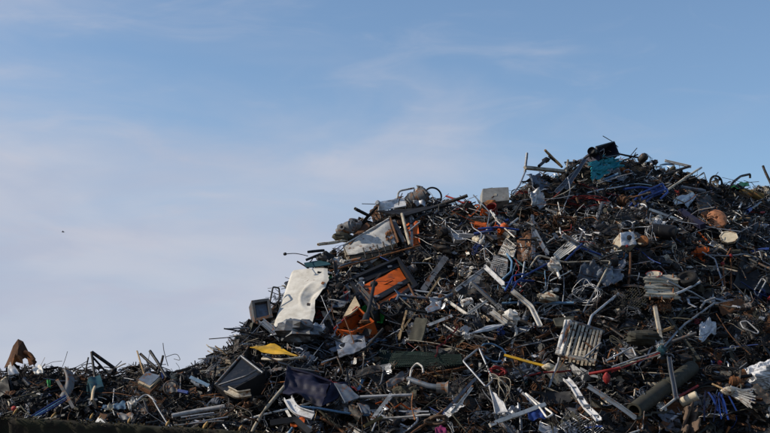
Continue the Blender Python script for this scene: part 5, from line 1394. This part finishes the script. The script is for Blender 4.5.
def wall():
    # old mossy retaining wall whose coping falls slowly along its length
    def top(x): return WALL_Z(x)
    x0, x1, y0, th = -11.0, 9.0, YF - .75, .45
    n = 420; prof = [(0.0, 0.0, 0), (0.0, 1.0, -.02), (.03, 1.0, 0), (th - .03, 1.0, .0), (th, 1.0, -.03), (th, 0.0, 0)]
    vs = []; fs = []
    rows = [(0.0, k / 20) for k in range(20)] + [(0, .985), (.05, 1.0), (.2, 1.005), (.35, 1.0), (th, .985), (th, 0.0)]
    for i in range(n + 1):
        x = x0 + (x1 - x0) * i / n; h = top(x)
        for (dy, t) in rows:
            p = V((x, y0 + dy, h * t))
            k = mn.noise(p * 2.3) * .05 + mn.noise(p * 7) * .035 + mn.noise(p * 17) * .02 - (.03 if dy == 0 and (t * 10) % 3 < .5 and t < .95 else 0)
            p.y -= k; p.z += (mn.noise(V((x * 3, dy * 5, 2))) * .025 + mn.noise(V((x * 9, dy * 9, 5))) * .015) if t > .9 else 0
            if abs(x - JOINT) < .06 and dy == 0: p.y += .06
            vs.append(p)
    m = len(rows)
    for i in range(n):
        for k in range(m - 1):
            fs.append((i * m + k, (i + 1) * m + k, (i + 1) * m + k + 1, i * m + k + 1))
    g = G().add(vs, fs, True)
    thing('retaining_wall', 'dark mossy old wall along the foot of the scrap heap', 'wall', [(None, g, 'wall_stone')], 'the mossy wall')
    # moss along the coping
    rr = random.Random(3); g = G()
    for k in range(5200):
        x = rr.uniform(x0, x1); dy = rr.uniform(-.02, th) if k % 2 else rr.uniform(-.03, .06)
        if mn.noise(V((x * 1.3, 0, 4))) < rr.uniform(-.6, .3): continue
        h = top(x)
        p = V((x, y0 + dy + rr.uniform(-.03, .02), h + rr.uniform(-.05, .02)))
        s = rr.uniform(.008, .034)
        a = rr.uniform(0, 6.28)
        d = V((math.cos(a), math.sin(a), 0)) * s
        g.add([p - d, p + d, p + V((rr.uniform(-.02, .02), rr.uniform(-.02, .02), s * rr.uniform(.4, 1.3)))], [(0, 1, 2)])
    struct('moss', g, 'moss', 'stuff')
    # dead leaves and twigs caught on the coping
    k = 0
    leaves = [(13, 411, 3, 7), (51, 415, 4, 6), (90, 416, 3, 6), (128, 420, 3.5, 6), (166, 423, 4, 6), (203, 425, 5, 8), (99, 417, 2.5, 3), (239, 428, 4, 6)]
    where = ['beside a red cap near the picture-edge end of the wall', 'under the thin blue rods', 'below the tan hose', 'below the dull grey curved sheet', 'beyond the grey curved sheet', 'under the five thin conduits', 'below the light blue shard, the smallest leaf', 'at the low end of the wall']
    for (px, py, w, h) in leaves:
        d = ray(px, py); yy = y0 + .12; p = CAM + d * (yy / d.y)
        p.z = max(p.z - mpx(h / 2, p), top(p.x) - .01)
        W = mpx(w / 2, p); H = mpx(h, p); rr = random.Random(k + 5); tilt = rr.uniform(.2, .8)
        g = sheet(lambda u, v: p + V((W * (2 * v - 1) * math.sin(math.pi * min(1, u * .92 + .08)) * .8 + H * u * tilt, W * .8 * ((2 * v - 1) ** 2) + .02 * u, H * u)), 8, 4, .004)
        lab = 'dry brown leaf curled on the mossy wall ' + where[k] if k else 'dry brown leaf curled on the mossy wall beside a red cap'
        thing('dry_leaf', lab, 'leaf', [(None, g, 'dry_leaf')], None, 'dead leaves on the wall'); k += 1
    p = P(14, 409, 1.0)
    thing('bottle_cap', 'small red cap on the scrap just above the wall', 'cap', [(None, lathe([(0, 0), (.035, 0), (.04, .03), (0, .045)], 10, at(p, (0, -1, .3))), 'red_paint')])
wall()

def bird():
    d = ray(63, 232); p = CAM + d * 150
    g = G()
    body = lathe([(0, -.17), (.03, -.13), (.05, -.03), (.045, .05), (.03, .1), (.032, .13), (.012, .17), (0, .2)], 10, at(p, (-.9, -.3, .1)))
    g.merge(body)
    for s in (-1, 1):
        sp_ = V((.12, 1.0, .2)) * s if s > 0 else V((.12, -1.0, .28))
        g.merge(sheet(lambda u, v: p + V((-.02 + .09 * (v - .5) * (1 - .55 * u), 0, .02)) + V((.05 * u * u, s * .30 * u, .10 * math.sin(u * 2.2))), 8, 3, .008))
    g.merge(sheet(lambda u, v: p + V((.14 + .09 * u, .05 * (v - .5) * (1 + u), -.015)), 3, 3, .006))
    thing('bird', 'small dark bird flying alone in the open sky', 'bird', [(None, g, 'feather')])
bird()

# the heap's own body: fines coloured near-black to paint shade into the gaps
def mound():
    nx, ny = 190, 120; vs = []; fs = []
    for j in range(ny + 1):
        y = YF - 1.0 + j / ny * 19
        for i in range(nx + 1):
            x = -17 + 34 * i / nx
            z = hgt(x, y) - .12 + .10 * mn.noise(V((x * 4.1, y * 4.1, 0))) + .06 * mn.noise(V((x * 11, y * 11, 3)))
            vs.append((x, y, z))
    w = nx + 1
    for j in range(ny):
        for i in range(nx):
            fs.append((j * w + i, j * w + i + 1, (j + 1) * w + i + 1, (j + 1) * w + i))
    struct('scrap_mound', G().add(vs, fs), 'gap_shade')
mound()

SUN_AZ, SUN_EL = -95.0, 33.0     # compass from +Y, clockwise
az, el = math.radians(SUN_AZ), math.radians(SUN_EL)
sdir = V((math.sin(az) * math.cos(el), math.cos(az) * math.cos(el), math.sin(el)))
sl = bpy.data.lights.new('sun', 'SUN'); sl.energy = 5.0; sl.angle = math.radians(.5); sl.color = (1, .91, .77)
so = bpy.data.objects.new('sun', sl); COL.objects.link(so); so.rotation_euler = sdir.to_track_quat('Z', 'Y').to_euler(); so.location = sdir * 60

w = bpy.data.worlds.new('World'); scene.world = w; w.use_nodes = True
nt = w.node_tree; N = nt.nodes; L = nt.links
bg = N['Background']
sky = N.new('ShaderNodeTexSky'); sky.sky_type = 'NISHITA'; sky.sun_disc = False
sky.sun_elevation = el; sky.sun_rotation = az
sky.air_density = 1.0; sky.dust_density = .7; sky.ozone_density = 1.4; sky.altitude = 50
tc = N.new('ShaderNodeTexCoord'); mp = N.new('ShaderNodeMapping'); L.new(tc.outputs['Generated'], mp.inputs['Vector'])
mp.inputs['Rotation'].default_value = (math.radians(0), math.radians(-14), math.radians(8)); mp.inputs['Scale'].default_value = (2.2, 2.2, 7.5)
mp.inputs['Location'].default_value = (.35, 0, .2)
nz = N.new('ShaderNodeTexNoise'); nz.inputs['Scale'].default_value = 1.5; nz.inputs['Detail'].default_value = 7; nz.inputs['Roughness'].default_value = .52; nz.inputs['Distortion'].default_value = .5
L.new(mp.outputs[0], nz.inputs['Vector'])
def math_node(op, a, b, clamp=False):
    m = N.new('ShaderNodeMath'); m.operation = op; m.use_clamp = clamp
    for k, x in ((0, a), (1, b)):
        if isinstance(x, float): m.inputs[k].default_value = x
        else: L.new(x, m.inputs[k])
    return m.outputs[0]
def range_node(src, a, b, c, d):
    m = N.new('ShaderNodeMapRange'); m.interpolation_type = 'SMOOTHSTEP'
    for k, x in (('From Min', a), ('From Max', b), ('To Min', c), ('To Max', d)): m.inputs[k].default_value = x
    L.new(src, m.inputs['Value']); return m.outputs[0]
sx = N.new('ShaderNodeSeparateXYZ'); L.new(tc.outputs['Generated'], sx.inputs[0])
# a broad thin veil of cloud low on one side, thinning towards the zenith, with streaky edges
q = math_node('ADD', sx.outputs[2], math_node('MULTIPLY', sx.outputs[0], .27))
q = math_node('ADD', q, math_node('MULTIPLY', math_node('SUBTRACT', nz.outputs['Fac'], .5), -.42))
veil = range_node(q, .09, .31, .92, .0)
nz2 = N.new('ShaderNodeTexNoise'); nz2.inputs['Scale'].default_value = 4.2; nz2.inputs['Detail'].default_value = 5; nz2.inputs['Roughness'].default_value = .55; nz2.inputs['Distortion'].default_value = .8
L.new(mp.outputs[0], nz2.inputs['Vector'])
wisp = range_node(nz2.outputs['Fac'], .50, .84, .0, .36)
mask = math_node('ADD', veil, wisp, True)
tint = N.new('ShaderNodeMix'); tint.data_type = 'RGBA'; tint.blend_type = 'MULTIPLY'; tint.inputs[0].default_value = 1
L.new(sky.outputs[0], tint.inputs[6]); tint.inputs[7].default_value = (.90, .975, 1.03, 1)
mx = N.new('ShaderNodeMix'); mx.data_type = 'RGBA'; L.new(mask, mx.inputs[0]); L.new(tint.outputs[2], mx.inputs[6]); 
nz3 = N.new('ShaderNodeTexNoise'); nz3.inputs['Scale'].default_value = 2.6; nz3.inputs['Detail'].default_value = 6; nz3.inputs['Roughness'].default_value = .5; nz3.inputs['Distortion'].default_value = .4
L.new(mp.outputs[0], nz3.inputs['Vector'])
cl = N.new('ShaderNodeMix'); cl.data_type = 'RGBA'; L.new(range_node(nz3.outputs['Fac'], .36, .66, 0.0, 1.0), cl.inputs[0])
cl.inputs[6].default_value = (3.2, 3.57, 4.5, 1); cl.inputs[7].default_value = (3.8, 4.0, 4.7, 1); L.new(cl.outputs[2], mx.inputs[7])
L.new(mx.outputs[2], bg.inputs['Color']); bg.inputs['Strength'].default_value = .14
scene.view_settings.view_transform = 'Standard'; scene.view_settings.look = 'None'; scene.view_settings.exposure = 0; scene.view_settings.gamma = 1
scene.view_settings.use_curve_mapping = False
# ------------------------------------------------------------------ what can be seen of the ordinary scrap, and what to call each piece
def finish():
    from mathutils.bvhtree import BVHTree
    import numpy as np
    bpy.context.view_layer.update()
    rootof = {}
    for o, *_ in FILL:
        rootof[o.name] = o.name
        for ch in o.children: rootof[ch.name] = o.name
    cnt = {}
    vs, ps, own = [], [], []
    for o in scene.objects:
        if o.type != 'MESH' or o.name.startswith('scrap_debris') or o.name in ('ground', 'moss'): continue
        me = o.data; mw = np.array(o.matrix_world)
        co = np.empty(len(me.vertices) * 3, dtype=np.float32); me.vertices.foreach_get('co', co)
        co = co.reshape(-1, 3) @ mw[:3, :3].T + mw[:3, 3]; b = len(vs)
        vs.extend(map(tuple, co.tolist()))
        k = rootof.get(o.name) or (o.parent.name if o.parent else o.name)
        for f in me.polygons:
            ps.append([b + i for i in f.vertices]); own.append(k)
    tree = BVHTree.FromPolygons(vs, ps)
    NX, NY = 660, 371
    for j in range(NY):
        py = (j + .5) * PH / NY
        if py < 130: continue
        for i in range(NX):
            px = (i + .5) * PW / NX
            if py < sil_y(px) - 45: continue
            idx = tree.ray_cast(CAM, ray(px, py))[2]
            if idx is not None:
                k = own[idx]
                if k:
                    e = cnt.setdefault(k, [0, 0, 0]); e[0] += 1; e[1] += px; e[2] += py
    rows = []
    #DBG
    for o, kd, mat, s, d, p in FILL:
        e = cnt.get(o.name)
        if not e or e[0] < 3:
            for ch in list(o.children): bpy.data.objects.remove(ch, do_unlink=True)
            bpy.data.objects.remove(o, do_unlink=True); continue
        x, y = e[1] / e[0], e[2] / e[0]
        name, cat, noun, count, (s0, s1), mk, th, ws, sw, nv = kd
        size = sw[0] if s < s0 + (s1 - s0) * .3 else sw[1]
        a = project(p + d * .2); b = project(p - d * .2)
        ang = abs(math.degrees(math.atan2(a[1] - b[1], a[0] - b[0]))) % 180
        ang = min(ang, 180 - ang)
        pose = '' if noun in ('lumpy machine part', 'wire tangle', 'box casing', 'bent hoop', 'crumpled sheet') else ('level' if ang < 25 else 'upright' if ang > 62 else 'slanting')
        col = COLOUR.get(mat, mat.replace('_', ' '))
        if noun == 'wooden batten' and col == 'tan': col = 'tan'
        L = sorted((math.hypot(x - lx, (y - ly) * 1.15), ph, lx, ly) for ph, lx, ly in LANDMARKS)
        def rel(l):
            dx, dy = x - l[2], y - l[3]
            if l[0] < 7: return 'against'
            if abs(dy) > abs(dx) * .9: return 'just below' if dy > 0 else 'just above'
            return 'beside'
        base = ' '.join(w for w in (size, col, noun, pose) if w)
        rows.append([o, base, rel(L[0]) + ' ' + L[0][1], L[1][1], L[2][1], y, noun])
    def count_words(t): return len(t.replace('-', 'x').split())
    def groups(key):
        g = {}
        for r in rows: g.setdefault(key(r), []).append(r)
        return g
    for k, v in groups(lambda r: (r[1], r[2])).items():
        if len(v) == 1:
            v[0].append(v[0][1] + ' ' + v[0][2]); continue
        sub = {}
        for r in v: sub.setdefault(r[3], []).append(r)
        for l2, vv in sub.items():
            vv.sort(key=lambda r: r[5])
            for i, r in enumerate(vv):
                t = r[1] + ' ' + r[2] + ' towards ' + l2
                if len(vv) > 1:
                    pre = 'topmost' if i == 0 else 'lowest' if i == len(vv) - 1 else ['second', 'third', 'fourth', 'fifth', 'sixth', 'seventh', 'eighth', 'ninth'][min(i - 1, 7)] + ' highest'
                    t = pre + ' ' + t
                r.append(t)
    for r in rows:
        t = r[7]
        ws = t.split()
        if len(ws) > 16:
            t = t.replace(' towards the ', ' towards ').replace('just ', ''); ws = t.split()
        if len(ws) > 16: t = t.replace(' of the ', ' of ').replace(' the ', ' ')
        for wd in ('slanting ', 'upright ', 'level ', 'straight '):
            if len(t.split()) > 16: t = t.replace(wd, '', 1)
        r[0]['label'] = t
        r[0]['group'] = {'box casing': 'box casings', 'crumpled sheet': 'crumpled sheets', 'bent sheet': 'bent sheets'}.get(r[6], r[6] + 's') + ' in the scrap heap'
    print('fill kept', len(rows), 'of', len(FILL), 'landmarks', len(LANDMARKS))
finish()
